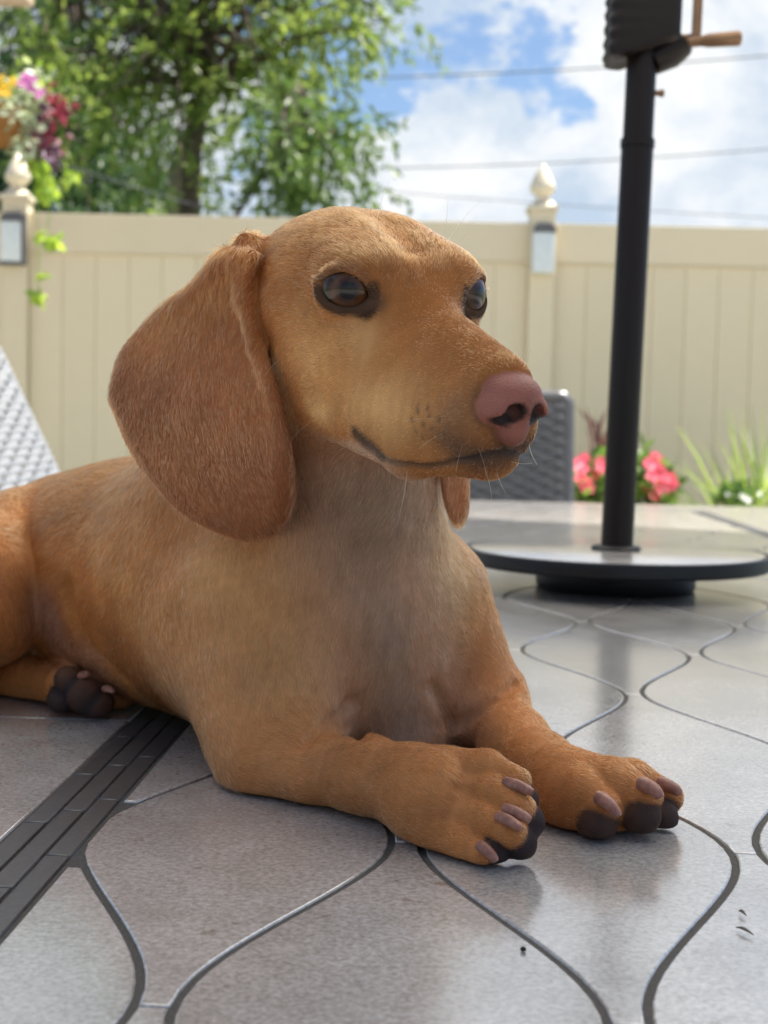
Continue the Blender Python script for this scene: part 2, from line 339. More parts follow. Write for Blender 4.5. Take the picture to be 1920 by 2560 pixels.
for k in range(k0, k1 + 1):
    j0 = int(math.floor(FB0 / (PY / 2))) - 2; j1 = int(math.ceil(FB1 / (PY / 2))) + 2
    for j in range(j0, j1 + 1):
        if (k + j) % 2: continue
        lo = max(j * PY / 2, FB0); hi = min((j + 2) * PY / 2, FB1)
        if hi - lo < .01: continue
        lo += .0007 if lo > FB0 else .0015; hi -= .0007 if hi < FB1 else .0015
        near = lo < 1.0
        ns = 30 if near else 16
        rows = []
        for b in np.linspace(lo, hi, ns):
            db = 1e-4
            sl = (wave(k - 1, b + db) - wave(k - 1, b - db)) / (2 * db); sr = (wave(k, b + db) - wave(k, b - db)) / (2 * db)
            l = wave(k - 1, b) + G_ / 2 * math.sqrt(1 + sl * sl); r = wave(k, b) - G_ / 2 * math.sqrt(1 + sr * sr)
            rows.append((b, max(l, AL + .0017), min(r, AR - .0017)))
        tile_from_rows(rows)
def rect_tile(a0, a1, b0, b1, name, mt, e=.001, dz=.0009):
    return tile_from_rows([(b0, a0, a1), ((b0 + b1) / 2, a0, a1), (b1, a0, a1)], name, mt, e, dz)
SW = BANDW / 3
for side in (0, 1):
    base = AL - BANDW if side == 0 else AR
    for s_ in range(3):
        b = FB0 - [.02, .065, .045][s_]
        while b < FB1:
            ln = float(rng.choice([.085, .105, .125])); e_ = min(b + ln, FB1)
            if e_ - max(b, FB0) > .012: rect_tile(base + s_ * SW + .0006, base + (s_ + 1) * SW - .0006, max(b, FB0) + .0006, e_ - .0006, 'strip_tile', M_strip, .0007, .0007)
            b += ln
for s_ in range(2):
    for end in (0, 1):
        b0_ = FB0 - BANDW if end == 0 else FB1
        for q in range(6):
            a0_ = AL + (AR - AL) * q / 6; a1_ = AL + (AR - AL) * (q + 1) / 6
            rect_tile(a0_ + .0006, a1_ - .0006, b0_ + s_ * BANDW / 2 + .0006, b0_ + (s_ + 1) * BANDW / 2 - .0006, 'strip_tile', M_strip, .0007, .0007)
seams = [.2215 + .305 * i for i in range(-3, 10)]
seams = [FB0 - BANDW] + [s for s in seams if FB0 < s < FB1] + [FB1 + BANDW]
for a0_, a1_ in ((A0 + .001, AL - BANDW - .0012), (AR + BANDW + .0012, A1 - .001)):
    for s0, s1 in zip(seams, seams[1:]):
        rect_tile(a0_, a1_, s0 + .0007, s1 - .0007, 'border_tile', M_tile)
xs = np.linspace(A0 + .001, A1 - .001, 5)
for q in range(4):
    rect_tile(xs[q] + .0007, xs[q + 1] - .0007, B0 + .001, FB0 - BANDW - .0007, 'border_tile', M_tile)
    rect_tile(xs[q] + .0007, xs[q + 1] - .0007, FB1 + BANDW + .0007, B1 - .001, 'border_tile', M_tile)
def T2W(a, b, z=0.0):
    c, s = math.cos(YAW), math.sin(YAW); return np.array([TO[0] + c * a - s * b, TO[1] + s * a + c * b, z])
# ------------------------------------------------------------------ turntable and umbrella
UC = T2W(.211, .992)
M_black = mat('black_powder_coat', (.006, .006, .007), .42, .3, bump=(400, .08, .0005))
M_brown = mat('dark_bronze_paint', (.008, .005, .004), .36, .2, bump=(500, .06, .0004))
M_bronze = mat('bronze_metal', (.22, .13, .075), .35, .5, metal=.75, noise=(40, 3, .7))
tt = thing('turntable', 'black rimmed round turntable with tiled top around the umbrella pole', 'turntable', (UC[0], UC[1], zt))
PR = .0185
MB().lathe([(.089, .0004), (.091, .004), (.091, .024), (.086, .0265), (.024, .0268)], n=64).obj('turntable_foot', M_black, tt, smooth=True, sharp=40)
MB().lathe([(.170, .0270), (.1745, .030), (.1750, .0405), (.1735, .0438), (.1690, .0440), (.1665, .0425)], n=96).obj('turntable_rim', M_black, tt, smooth=True, sharp=40)
MB().lathe([(.1660, .0428), (.1660, .0440), (.1640, .0446), (.0300, .0446)], n=96).obj('tiled_top', M_tile, tt, smooth=True, sharp=40)
MB().lathe([(.027, .0448), (.029, .046), (.027, .0485), (.0205, .050)], n=40).obj('collar', M_black, tt, smooth=True, sharp=40)
um = thing('patio_umbrella', 'dark bronze umbrella pole with ribbed crank housing rising through the table', 'umbrella', (UC[0], UC[1], 0))
top = U(1385, 158, 1.575); base = np.array([UC[0], UC[1], zt])
ax = (top - base); ax /= np.linalg.norm(ax)
up0 = lambda h: np.array([0, 0, zt]) + ax * h                       # local to the umbrella
H1 = float((top - base) @ ax)
sR = (H1 - 0.0) * .86
MB().tube([up0(-.72), up0(sR)], PR, 40).obj('lower_pole', M_brown, um, smooth=True, sharp=40)
MB().tube([up0(sR - .003), up0(sR + .006)], PR + .0012, 40).obj('pole_joint', M_brown, um, smooth=True, sharp=40)
MB().tube([up0(sR + .0061), up0(1.84)], PR - .0012, 40).obj('upper_pole', M_brown, um, smooth=True, sharp=40)
MB().lathe([(.24, .021), (.24, .06), (.22, .075), (.035, .085), (.032, .20), (.0195, .205)], n=48).obj('base_weight', M_black, um, smooth=True, sharp=40)
# crank housing: built in a frame whose x runs along the picture of the housing, y away from the lens
hx = np.cross((0, 1.0, 0), ax); hx /= np.linalg.norm(hx); hy = np.cross(ax, hx)
R_h = np.stack([hx, hy, ax], 1)
def hl(x, y, z): return up0(H1) + R_h @ np.array([x, y, z])
ppm = 2949 / 1.575
m = MB(); nz_ = 30; prof = []
HT = .155
for i in range(nz_ + 1):
    z = .006 + (HT - .006) * i / nz_
    rib = .0016 * math.cos(2 * math.pi * (z - .012) / .0165)
    wl_, wr_ = -.042 + rib, .040
    if i == 0: wl_, wr_ = -.034, .032
    yb = .030 if i else .024
    ring = []
    for (cx_, cy_), a_ in (((wl_ + .012, -yb + .012), 180), ((wr_ - .012, -yb + .012), 270), ((wr_ - .012, yb - .012), 0), ((wl_ + .012, yb - .012), 90)):
        for d_ in (0, 30, 60, 90):
            t_ = math.radians(a_ + d_); ring.append(hl(cx_ + .012 * math.cos(t_), cy_ + .012 * math.sin(t_), z + (.030 * (cx_ + .03) / .07 if i < 4 else .030 * (cx_ + .03) / .07 * max(0, (8 - i) / 5) if i < 8 else 0)))
    prof.append(ring)
v = [p for r_ in prof for p in r_]; n_ = 16
f = [(i * n_ + k, i * n_ + (k + 1) % n_, (i + 1) * n_ + (k + 1) % n_, (i + 1) * n_ + k) for i in range(nz_) for k in range(n_)] + [tuple(range(n_))[::-1], tuple(nz_ * n_ + k for k in range(n_))]
MB().add(v, f).obj('crank_housing', M_brown, um, smooth=True, sharp=50)
MB().tube([hl(.012, 0, .014), hl(.030, 0, .026), hl(.044, 0, .038)], [.016, .020, .018], 20).obj('crank_boss', M_brown, um, smooth=True, sharp=50)
MB().tube([hl(.046, 0, .036), hl(.054, -.004, .036)], .011, 16).obj('crank_axle', M_bronze, um, smooth=True, sharp=40)
MB().box((-.0055, -.003, 0), (.0055, .003, .13), R=R_h, o=hl(.060, -.006, .034), bev=.002).obj('crank_arm', M_bronze, um)
MB().tube([hl(.046, -.004, .036), hl(.067, -.006, .0385)], .0060, 16).tube([hl(.0672, -.006, .0385), hl(.074, -.007, .0392), hl(.108, -.010, .0425), hl(.110, -.010, .0427)], [.0062, .0078, .0088, .0074], 18).obj('crank_handle', M_bronze, um, smooth=True, sharp=40)
MB().tube([hl(PR - .002, 0, -.022), hl(PR + .005, 0, -.022)], [.0034, .0034], 10).tube([hl(PR + .0051, 0, -.022), hl(PR + .009, 0, -.022)], [.0048, .0040], 12).obj('lock_button', M_bronze, um, smooth=True, sharp=40)
M_canopy = mat('canopy_cloth', (.86, .84, .79), .8, .2, noise=(200, 3, .95), trans=.7)
ch = up0(1.48); apex = up0(1.86)
CRD = 1.5
for k in range(8):
    a0_, a1_ = 2 * math.pi * k / 8, 2 * math.pi * (k + 1) / 8
    m = MB(); v = []; nn = 6
    for i in range(nn + 1):
        t = i / nn; r_ = .03 + (CRD - .03) * t; z_ = apex[2] + (ch[2] + .02 - apex[2]) * t - .05 * math.sin(math.pi * t) * -1
        for q in range(5):
            a_ = a0_ + (a1_ - a0_) * q / 4; ed = 1 - (.06 * math.sin(math.pi * q / 4) * t)
            v.append((apex[0] + r_ * ed * math.cos(a_), apex[1] + r_ * ed * math.sin(a_), z_ - .02 * math.sin(math.pi * q / 4) * t))
    f = [(i * 5 + q, i * 5 + q + 1, (i + 1) * 5 + q + 1, (i + 1) * 5 + q) for i in range(nn) for q in range(4)]
    m.add(v, f).obj('canopy_panel', M_canopy, um, smooth=True)
    a_ = 2 * math.pi * k / 8
    MB().tube([apex + np.array([.03 * math.cos(a_), .03 * math.sin(a_), -.02]), np.array([apex[0] + CRD * .99 * math.cos(a_), apex[1] + CRD * .99 * math.sin(a_), ch[2] + .008])], .007, 8).obj('rib', M_brown, um)
MB().lathe([(.05, 0), (.05, .05), (.02, .06)], n=24, c=apex + np.array([0, 0, -.04])).obj('hub', M_brown, um, smooth=True, sharp=40)
# ------------------------------------------------------------------ wicker chairs
M_wick = mat('grey_wicker', (.10, .10, .105), .30, .6, noise=(30, 4, .75), bump=(300, .2, .001))
M_wick2 = mat('white_wicker', (.78, .78, .78), .40, .55, noise=(30, 4, .85), bump=(300, .2, .001))
def weave(mb, w, h, cols, row_h, amp=.0045, y=0.0, base_z=0.0, x0=None):
    """flat strands woven over upright stakes: x across, z up"""
    x0 = -w / 2 if x0 is None else x0
    rows = int(h / row_h); sp = w / cols
    for r_ in range(rows):
        zc = base_z + (r_ + .5) * row_h; v = []; n = cols * 2
        for i in range(n + 1):
            x = x0 + w * i / n; s_ = math.sin(math.pi * (x - x0) / sp + (math.pi if r_ % 2 else 0)) if i % 2 else 0.0
            yy = y - amp * s_
            for dz_, dy_ in ((-.47, 0), (-.2, -.0022), (.2, -.0022), (.47, 0)): v.append((x, yy + dy_, zc + dz_ * row_h))
        f = [(i * 4 + k, (i + 1) * 4 + k, (i + 1) * 4 + k + 1, i * 4 + k + 1) for i in range(n) for k in range(3)]
        mb.add(v, f)
def chair(loc, rz, mt, label, lean, W=.60, hb=.55, row_h=.019, amp=.008):
    t = thing('wicker_chair', label, 'chair', loc, rz, 'wicker chairs round the table')
    # the sitter looks along +y (local); the back leans away to -y
    ca, sa = math.cos(lean), math.sin(lean)
    R = np.array([[1, 0, 0], [0, ca, -sa], [0, sa, ca]])            # tilts +z towards -y
    o = np.array([0, -.26, .44])
    bk = MB()
    for y_, fl in ((.018, 1), (-.018, -1)):
        q = MB(); weave(q, W - .02, hb - .02, 14, row_h, amp)
        v = np.array(q.v); v[:, 1] *= -1 * fl; v[:, 1] += y_
        bk.add(v @ R.T + o, [g_[::-1] for g_ in q.f] if fl > 0 else q.f)
    bk.obj('woven_back', mt, t, smooth=True)
    fr = MB()
    # wrapped rim: many short wrap turns round the edge of the back
    rim = [(-W / 2, 0, 0), (-W / 2, 0, hb - .02), (-W / 2 + .02, 0, hb), (W / 2 - .02, 0, hb), (W / 2, 0, hb - .02), (W / 2, 0, 0)]
    pts = []; rad = []
    for a_, b_ in zip(rim, rim[1:]):
        L_ = np.linalg.norm(np.subtract(b_, a_)); n = max(2, int(L_ / .006))
        for i in range(n):
            pts.append(R @ (np.array(a_) + (np.array(b_) - a_) * i / n) + o); rad.append(.0225 if (len(pts) // 1) % 2 else .0195)
    fr.tube(pts, rad, 8).obj('wrapped_rim', mt, t, smooth=True)
    MB().box((-W / 2, -.25, .36), (W / 2, .28, .435), bev=.015).obj('seat', mt, t, smooth=True, sharp=40)
    for sx in (-1, 1):
        MB().box((sx * W / 2 - .03 - (.02 if sx > 0 else -.02), -.20, .62), (sx * W / 2 + .03 - (.02 if sx > 0 else -.02), .28, .65), bev=.01).obj('armrest', mt, t, smooth=True, sharp=40)
        MB().tube([(sx * (W / 2 - .03), .25, .44), (sx * (W / 2 - .03), .25, .615)], .018, 10).obj('arm_support', mt, t, smooth=True, sharp=40)
        for yy in (-.22, .25):
            MB().tube([(sx * (W / 2 - .03), yy, .0205), (sx * (W / 2 - .03), yy, .355)], .018, 10).obj('leg', mt, t, smooth=True, sharp=40)
    return t
cR = U(1243, 1000, 3.95); cL0 = U(700, 1000, 3.95)
chair((float(cR[0]) - .262, 4.08, .02), math.pi, M_wick, 'grey wicker chair at the far end of the table behind the dog', .16, hb=.575)
cl_ = U(60, 950, 1.72)
chair((-.105, 1.91, .02), -math.pi / 2, M_wick2, 'white wicker chair along the left side of the table', .45, hb=.64, W=.58, row_h=.0125, amp=.006)

M_crumb = mat('dark_crumb', (.03, .022, .018), .8, .2)
M_bit = mat('dry_leaf', (.16, .13, .10), .8, .2)
p = UZ(1130, 2056, zt); o = MB().lathe([(.0004, 0), (.0010, .0003), (.0011, .0009), (.0006, .0015), (.0002, .0016)], n=9).obj('crumb', M_crumb, None, smooth=True); o.location = (p[0], p[1], zt + .0002); tag(o, 'tiny round dark crumb on the tile below the front paw', 'crumb')
for lab, x0, y0, x1, y1 in (('small dry twig bit lying on the lower right tile', 1590, 2003, 1628, 2020), ('thin curled leaf fragment just above the twig bit on the lower right tile', 1596, 1968, 1612, 1978)):
    a_, b_ = UZ(x0, y0, zt + .0012), UZ(x1, y1, zt + .0012)
    o = MB().tube([a_ + (b_ - a_) * t + np.array([0, .0008 * math.sin(3 * t), .0006 * math.sin(3.1 * t)]) for t in np.linspace(0, 1, 6)], [.0002, .0004, .0006, .0006, .0004, .0002], 7).obj('twig_bit', M_bit, None, smooth=True); tag(o, lab, 'twig')
# ------------------------------------------------------------------ plants, trees and what stands beyond the fence
def leaves(mb, P, D, L, W, fold=.25):
    """rhombic leaves: points P, directions D (unit), lengths L, widths W"""
    n = len(P); r = rng.normal(size=(n, 3)); s = np.cross(D, r); s /= np.linalg.norm(s, axis=1)[:, None] + 1e-9
    L = np.asarray(L)[:, None]; W = np.asarray(W)[:, None]
    nn = np.cross(D, s)
    a = P; b = P + D * L * .5 + s * W * .5 + nn * W * fold; c = P + D * L; d = P + D * L * .5 - s * W * .5 + nn * W * fold
    V = np.stack([a, b, c, d], 1).reshape(-1, 3); k = len(mb.v)
    mb.v += V.tolist(); mb.f += [(k + 4 * i, k + 4 * i + 1, k + 4 * i + 2, k + 4 * i + 3) for i in range(n)]
def unit(v): return v / (np.linalg.norm(v, axis=-1, keepdims=True) + 1e-9)
M_bark = mat('bark', (.13, .10, .075), .9, .2, noise=(12, 6, .55), bump=(25, .8, .02))
M_bark2 = mat('pale_bark', (.34, .28, .22), .9, .2, noise=(10, 6, .6), bump=(25, .6, .02))
M_leafA = leaf_mat('leaf_light', (.080, .145, .026), (.27, .33, .070), .48)
M_leafB = leaf_mat('leaf_dark', (.035, .085, .035), (.09, .15, .045), .35)
M_leafC = leaf_mat('leaf_mid', (.07, .13, .03), (.15, .22, .05), .4)
def curve(p, q, sag, n=8, wob=.08):
    p = np.asarray(p, float); q = np.asarray(q, float); w = rng.normal(0, wob, 3)
    return [p + (q - p) * t + np.array([0, 0, sag]) * math.sin(math.pi * t) + w * math.sin(math.pi * t) for t in np.linspace(0, 1, n)]
def tree(label, base, trunk_top, r0, clumps, lm, bm, droop, leafL=.11, leafW=.035, per=110, name='leafy_tree', group='trees beyond the fence'):
    """clumps: (centre, radius); every clump hangs on a limb grown from the trunk"""
    t = thing(name, label, 'tree', tuple(base), 0, group)
    b = np.asarray(base, float); tr = [np.asarray(q, float) - b for q in trunk_top]
    tb = MB(); pts = [np.zeros(3)] + tr
    tb.tube(pts, [r0 * (1 - .55 * i / (len(pts) - 1)) for i in range(len(pts))], 12)
    lf = MB()
    for c, rad in clumps:
        c = np.asarray(c, float) - b
        k = int(rng.integers(max(1, len(pts) // 2), len(pts)))
        s = pts[k]
        limb = curve(s, c, .25 * np.linalg.norm(c - s) * .4, 8, .06)
        tb.tube(limb, list(np.linspace(max(.018, r0 * .28), .008, 8)), 6)
        n = int(per * (rad / .5) ** 2)
        # twigs through the clump, leaves along every twig
        nt = max(4, n // 14)
        d = unit(rng.normal(size=(nt, 3))); o_ = c + d * (rad * rng.random((nt, 1)) ** .5 * np.array([1, 1, .85]))
        for i in range(nt):
            e = o_[i] + unit(d[i] * .7 + rng.normal(size=3) * .35 + np.array([0, 0, -droop])) * rad * (.45 + .6 * rng.random())
            m_ = max(4, n // nt); u = np.linspace(0, 1, m_)[:, None]
            P = o_[i] + (e - o_[i]) * u + np.array([0, 0, -.25 * droop * rad]) * u * u
            D = unit((e - o_[i]) / np.linalg.norm(e - o_[i]) + rng.normal(size=(m_, 3)) * .75 + np.array([0, 0, -.45 * droop]))
            leaves(lf, P, D, leafL * (.6 + .7 * rng.random(m_)), leafW * (.7 + .6 * rng.random(m_)))
    tb.obj('trunk', bm, t, smooth=True)
    c_ = lf.obj('crown', lm, t)
    return t
def clumps_px(spec, D, jit=.5):
    out = []
    for x, y, rpx, n in spec:
        for _ in range(n):
            a = rng.random() * 2 * math.pi; q = rng.random() ** .5
            d = D + rng.normal(0, jit)
            out.append((U(x + rpx * q * math.cos(a), y + rpx * q * math.sin(a), d), .30 + .25 * rng.random()))
    return out
def on_ground(x, y, D): p = U(x, y, D); return np.array([p[0], p[1], 0.0])
D1 = 13.0
g0 = on_ground(412, 465, D1)
tree('tall light green tree with feathery drooping leaves behind the fence', g0, [U(410, 460, D1), U(415, 330, D1), U(440, 200, D1), U(400, 60, D1), U(370, -150, D1 + .3), U(430, -400, D1)], .115,
     clumps_px([(470, 60, 170, 26), (280, 60, 170, 24), (620, 60, 120, 15), (740, 10, 90, 9), (830, 50, 40, 4), (560, 170, 80, 6), (680, 210, 70, 5), (725, 270, 30, 2), (400, 440, 18, 2), (300, 240, 80, 4), (120, 180, 120, 8), (240, 150, 110, 8),
                (330, 190, 90, 5), (200, -200, 260, 16), (520, -220, 260, 16), (780, -150, 120, 6), (400, -450, 260, 14)], D1, .7), M_leafA, M_bark, .4, leafL=.12, leafW=.040, per=88)
D3 = 11.0
g3 = on_ground(498, 500, D3)
tree('slender leaning sapling with one hanging clump of leaves', g3, [U(505, 474, D3), U(540, 420, D3), U(573, 372, D3), U(600, 300, D3), U(640, 180, D3)], .028,
     clumps_px([(610, 315, 45, 6), (645, 265, 45, 6), (690, 320, 38, 4), (710, 370, 20, 2), (620, 380, 22, 2), (735, 270, 30, 2)], D3, .3), M_leafC, M_bark, .7, leafL=.11, leafW=.04, per=150, name='sapling')
D2 = 19.0
g2 = on_ground(150, 465, D2)
tree('dark green dense tree at the left behind the tall light tree', g2, [U(150, 460, D2), U(170, 330, D2), U(160, 150, D2), U(120, -60, D2)], .22,
     [(c, r * 1.55) for c, r in clumps_px([(120, 390, 90, 12), (240, 420, 80, 7), (180, 280, 110, 7), (60, 250, 120, 10), (310, 330, 70, 5), (-60, 350, 120, 8), (40, 110, 120, 9), (160, -60, 200, 14)], D2, .9)], M_leafB, M_bark, .35, leafL=.16, leafW=.06, per=110)
D4 = 15.0
g4 = on_ground(380, 465, D4)
tree('pale barked tree with a forked trunk beside the tall light tree', g4, [U(388, 440, D4), U(382, 380, D4), U(395, 310, D4), U(450, 215, D4), U(470, 120, D4)], .13,
     clumps_px([(400, 200, 90, 6), (480, 220, 60, 4), (330, 370, 50, 4), (560, 120, 80, 5)], D4, .6), M_leafC, M_bark2, .6, per=100)
# neighbour's roof just over the fence
M_shingle = mat('pink_shingle', (.36, .28, .25), .9, .2, noise=[(8, 5, .75), (60, 3, .8)], bump=(60, .5, .01))
M_siding = mat('siding', (.5, .46, .4), .7, .3)
rp0 = U(-60, 470, 9.2); rp1 = U(470, 492, 9.2)
hz = float(U(200, 470, 9.2)[2])
sh = thing('garden_shed', 'low shed beyond the fence with a pinkish shingle roof', 'shed', (rp0[0], rp0[1], 0))
wd = float(rp1[0] - rp0[0])
MB().box((.1, .15, 0), (wd - .1, 2.2, hz - .12)).obj('wall', M_siding, sh)
rv = [(0, 0, hz - .10), (wd, 0, hz - .16), (wd, 2.4, hz - .16), (0, 2.4, hz - .10), (.0, 1.2, hz + .06), (wd, 1.2, hz - .06)]
r_ = MB().add([(x, y, z) for x, y, z in rv] + [(x, y, z - .05) for x, y, z in rv[:4]], [(0, 1, 5, 4), (3, 4, 5, 2), (0, 4, 3, 9, 6), (1, 7, 8, 2, 5), (0, 6, 7, 1), (3, 2, 8, 9), (6, 9, 8, 7)]); r_.obj('roof', M_shingle, sh)
# overhead wires
M_wire = mat('wire', (.12, .13, .15), .6, .3)
def wire(label, x0, y0, x1, y1, D, r, sag=.0):
    pts = [U(x0 + (x1 - x0) * t, y0 + (y1 - y0) * t + sag * math.sin(math.pi * t), D) for t in np.linspace(0, 1, 24)]
    o = MB().tube(pts, r, 6).obj('overhead_wire', M_wire, None, smooth=True); tag(o, label, 'wire', 'wires across the sky')
wire('topmost overhead wire crossing the blue sky beside the crank housing', -500, 150, 2300, 60, 26, .014, 60)
wire('overhead wire crossing the white cloud at mid height', -500, 322, 2300, 262, 24, .011, 70)
wire('thin overhead wire just over the fence finial', -300, 300, 2000, 490, 22, .007, 20)
wire('thin overhead wire slanting down in front of the tree trunks', 60, 330, 620, 500, 10.5, .005, 4)
# ------------------------------------------------------------------ hanging basket on the pergola beam
M_wood = mat('painted_beam', (.55, .42, .31), .6, .3, noise=(14, 5, .85), bump=(60, .2, .002))
M_coir = mat('coir', (.34, .16, .055), .95, .1, noise=(60, 5, .6), bump=(180, .9, .006))
M_vleaf = leaf_mat('vine_leaf', (.20, .34, .03), (.38, .48, .06), .45)
M_vari = leaf_mat('variegated_leaf', (.25, .33, .16), (.62, .66, .48), .3)
M_red = leaf_mat('red_leaf', (.11, .018, .03), (.30, .045, .07), .35)
M_purple = leaf_mat('purple_leaf', (.05, .02, .05), (.12, .05, .10), .3)
M_purple2 = leaf_mat('dull_red_leaf', (.10, .05, .045), (.22, .09, .08), .3)
M_pet = {'magenta': leaf_mat('magenta_petal', (.62, .16, .50), (.78, .34, .66), .3), 'yellow': leaf_mat('yellow_petal', (.75, .50, .03), (.85, .62, .08), .3), 'pink': leaf_mat('pink_petal', (.85, .10, .19), (.90, .24, .30), .3),
         'coral': leaf_mat('coral_petal', (.80, .05, .08), (.85, .15, .15), .3), 'white': leaf_mat('white_petal', (.8, .8, .76), (.85, .85, .8), .3)}
BD = 5.6
bm_ = thing('pergola', 'beige pergola beam and post at the upper left holding the flower basket', 'pergola', (0, 0, 0))
be = U(66, 9, BD); bl = U(-330, -6, BD)
MB().box((bl[0], be[1] - .05, be[2]), (be[0], be[1] + .05, be[2] + .15), bev=.006).obj('beam', M_wood, bm_)
MB().box((bl[0] + .02, be[1] - .05, .02), (bl[0] + .12, be[1] + .05, be[2] - .001), bev=.006).obj('post', M_wood, bm_)
bc = U(-8, 285, BD); bz = float(U(0, 318, BD)[2]); bt = float(U(0, 238, BD)[2])
hb_ = thing('hanging_basket', 'hanging coir basket overflowing with bright flowers and lime vines', 'flower basket', (bc[0], bc[1], bz))
hh = bt - bz
MB().lathe([(.03, 0), (.085, .012), (.125, .06), (.150, hh), (.142, hh), (.118, .065), (.02, .03)], n=32).obj('basket', M_coir, hb_, smooth=True, sharp=50)
for k in range(3):
    a_ = 2 * math.pi * k / 3 + .5
    MB().tube([(.147 * math.cos(a_), .147 * math.sin(a_), hh), (0, 0, be[2] - bz - .02)], .0025, 6).obj('hanger_wire', M_grey, hb_)
def bl_local(x, y, d=BD): return U(x, y, d) - np.array([bc[0], bc[1], bz])
def spray(mb, x, y, rx, n, L, W, d=BD, dj=.08, down=.3, ry=None):
    ry = ry or rx
    P = np.array([bl_local(x + rx * rng.normal() * .5, y + ry * rng.normal() * .5, d + rng.normal(0, dj)) for _ in range(n)])
    D = unit(rng.normal(size=(n, 3)) + np.array([0, -.3, -down])); leaves(mb, P, D, L * (.6 + .8 * rng.random(n)), W * (.6 + .8 * rng.random(n)), .1)
m = MB(); spray(m, 60, 215, 70, 130, .05, .03); spray(m, 30, 250, 50, 80, .05, .03); spray(m, 60, 300, 40, 50, .045, .03, down=1); m.obj('variegated_leaves', M_vari, hb_)
m = MB(); spray(m, 118, 232, 26, 90, .05, .028); spray(m, 100, 300, 30, 45, .05, .028, down=1); m.obj('red_leaves', M_red, hb_)
m = MB(); spray(m, 105, 330, 26, 50, .05, .028, down=.8); spray(m, 80, 260, 40, 30, .05, .028); m.obj('purple_leaves', M_purple, hb_)
m = MB(); spray(m, 95, 370, 20, 60, .055, .035, down=1.2); spray(m, 100, 410, 16, 55, .05, .034, down=1.2); spray(m, 150, 375, 14, 16, .05, .034); spray(m, 60, 205, 60, 45, .05, .03); m.obj('lime_leaves', M_vleaf, hb_)
for path, lv in (([(80, 320), (95, 380), (105, 440)], []), ([(90, 340), (112, 440), (100, 500), (115, 520)], [(105, 515, 16, 26), (124, 522, 8, 9)]), ([(70, 330), (84, 520), (80, 600), (86, 655)], [(86, 635, 11, 14), (98, 590, 7, 4)])):
    q = MB().tube([bl_local(x, y, BD - .1) for x, y in path], .0022, 6).obj('trailing_vine', M_vleaf, hb_)
    if lv:
        m = MB()
        for x, y, r_, n in lv: spray(m, x, y, r_, n, .05, .034, BD - .1, .03, 1.0)
        m.obj('vine_leaves', M_vleaf, q)
def flower_mesh(name, r, mt, petals=6, rows=2):
    m = MB()
    for row in range(rows):
        for k in range(petals):
            a_ = 2 * math.pi * (k + .5 * row) / petals; rr = r * (1 - .35 * row); ti = .25 + .5 * row
            d = np.array([math.cos(a_) * math.cos(ti), math.sin(a_) * math.cos(ti), math.sin(ti)]); s_ = np.array([-math.sin(a_), math.cos(a_), 0])
            m.add([d * .1 * r, d * rr * .6 + s_ * rr * .36, d * rr + (0, 0, -.08 * r), d * rr * .6 - s_ * rr * .36], [(0, 1, 2, 3)])
    return m.mesh(name, mt)
FM = {k: flower_mesh('flower', .030, M_pet[k]) for k in M_pet}
def put_flowers(parent, org, spots, col, scale=1.0, d=None, dj=.05):
    for x, y in spots:
        o = bpy.data.objects.new('flower', FM[col]); p = U(x, y, d + rng.normal(0, dj)) - org
        o.location = p; o.rotation_euler = Vector((rng.normal(0, .5), -1, .4 + rng.normal(0, .4))).to_track_quat('Z', 'Y').to_euler(); s_ = scale * (.85 + .3 * rng.random()); o.scale = (s_,) * 3; link(o, parent)
borg = np.array([bc[0], bc[1], bz])
put_flowers(hb_, borg, [(58, 168), (72, 178), (82, 192), (66, 190), (50, 180), (88, 204)], 'magenta', 1.0, BD - .16)
put_flowers(hb_, borg, [(3, 170), (8, 188), (0, 200), (14, 202), (28, 178)], 'yellow', .85, BD - .16)
# ------------------------------------------------------------------ bed along the fence
M_pot = mat('planter_clay', (.10, .055, .04), .7, .3, noise=(20, 4, .7))
M_grassb = leaf_mat('grass_blade', (.16, .25, .04), (.34, .42, .10), .45)
M_bushl = leaf_mat('bush_leaf', (.05, .11, .02), (.17, .27, .04), .4)
def plant_at(x, y, D): p = U(x, y, D); return np.array([p[0], p[1], .02])
PDp = 5.4
pb = plant_at(1345, 1060, PDp)
fl = thing('flowering_bush', 'bush of bright pink flowers behind the umbrella pole', 'flower pot', tuple(pb))
ptop = float(U(1345, 1100, PDp)[2]) - .02
MB().lathe([(.14, 0), (.17, .02), (.21, ptop - .05), (.225, ptop - .05), (.225, ptop), (.19, ptop), (.18, ptop - .06)], n=32).obj('planter', M_pot, fl, smooth=True, sharp=40)
m = MB()
for x, y, r_, n in ((1275, 1050, 40, 160), (1345, 1040, 60, 160), (1415, 1050, 40, 170), (1395, 1000, 22, 60), (1290, 1000, 20, 40), (1345, 1090, 70, 120)):
    P = np.array([U(x + r_ * rng.normal() * .5, y + r_ * rng.normal() * .5, PDp + rng.normal(0, .08)) - pb for _ in range(n)]); D = unit(rng.normal(size=(n, 3)) + np.array([0, -.2, .3])); leaves(m, P, D, .06 * (.6 + .8 * rng.random(n)), .032 * (.6 + .8 * rng.random(n)), .12)
m.obj('foliage', M_bushl, fl)
put_flowers(fl, pb, [(1248, 1000), (1262, 992), (1256, 1014), (1272, 1004), (1298, 998), (1303, 1012), (1266, 1044), (1254, 1036), (1272, 1052), (1400, 1004), (1412, 990), (1424, 1000), (1418, 1014), (1432, 1022), (1408, 1030), (1424, 1040), (1440, 1032), (1450, 1046), (1436, 1052), (1422, 1058)], 'pink', 1.05, PDp - .15, .04)
put_flowers(fl, pb, [(1285, 1028), (1405, 1068), (1398, 1052), (1415, 1074), (1447, 1030), (1262, 1058)], 'coral', .9, PDp - .12, .04)
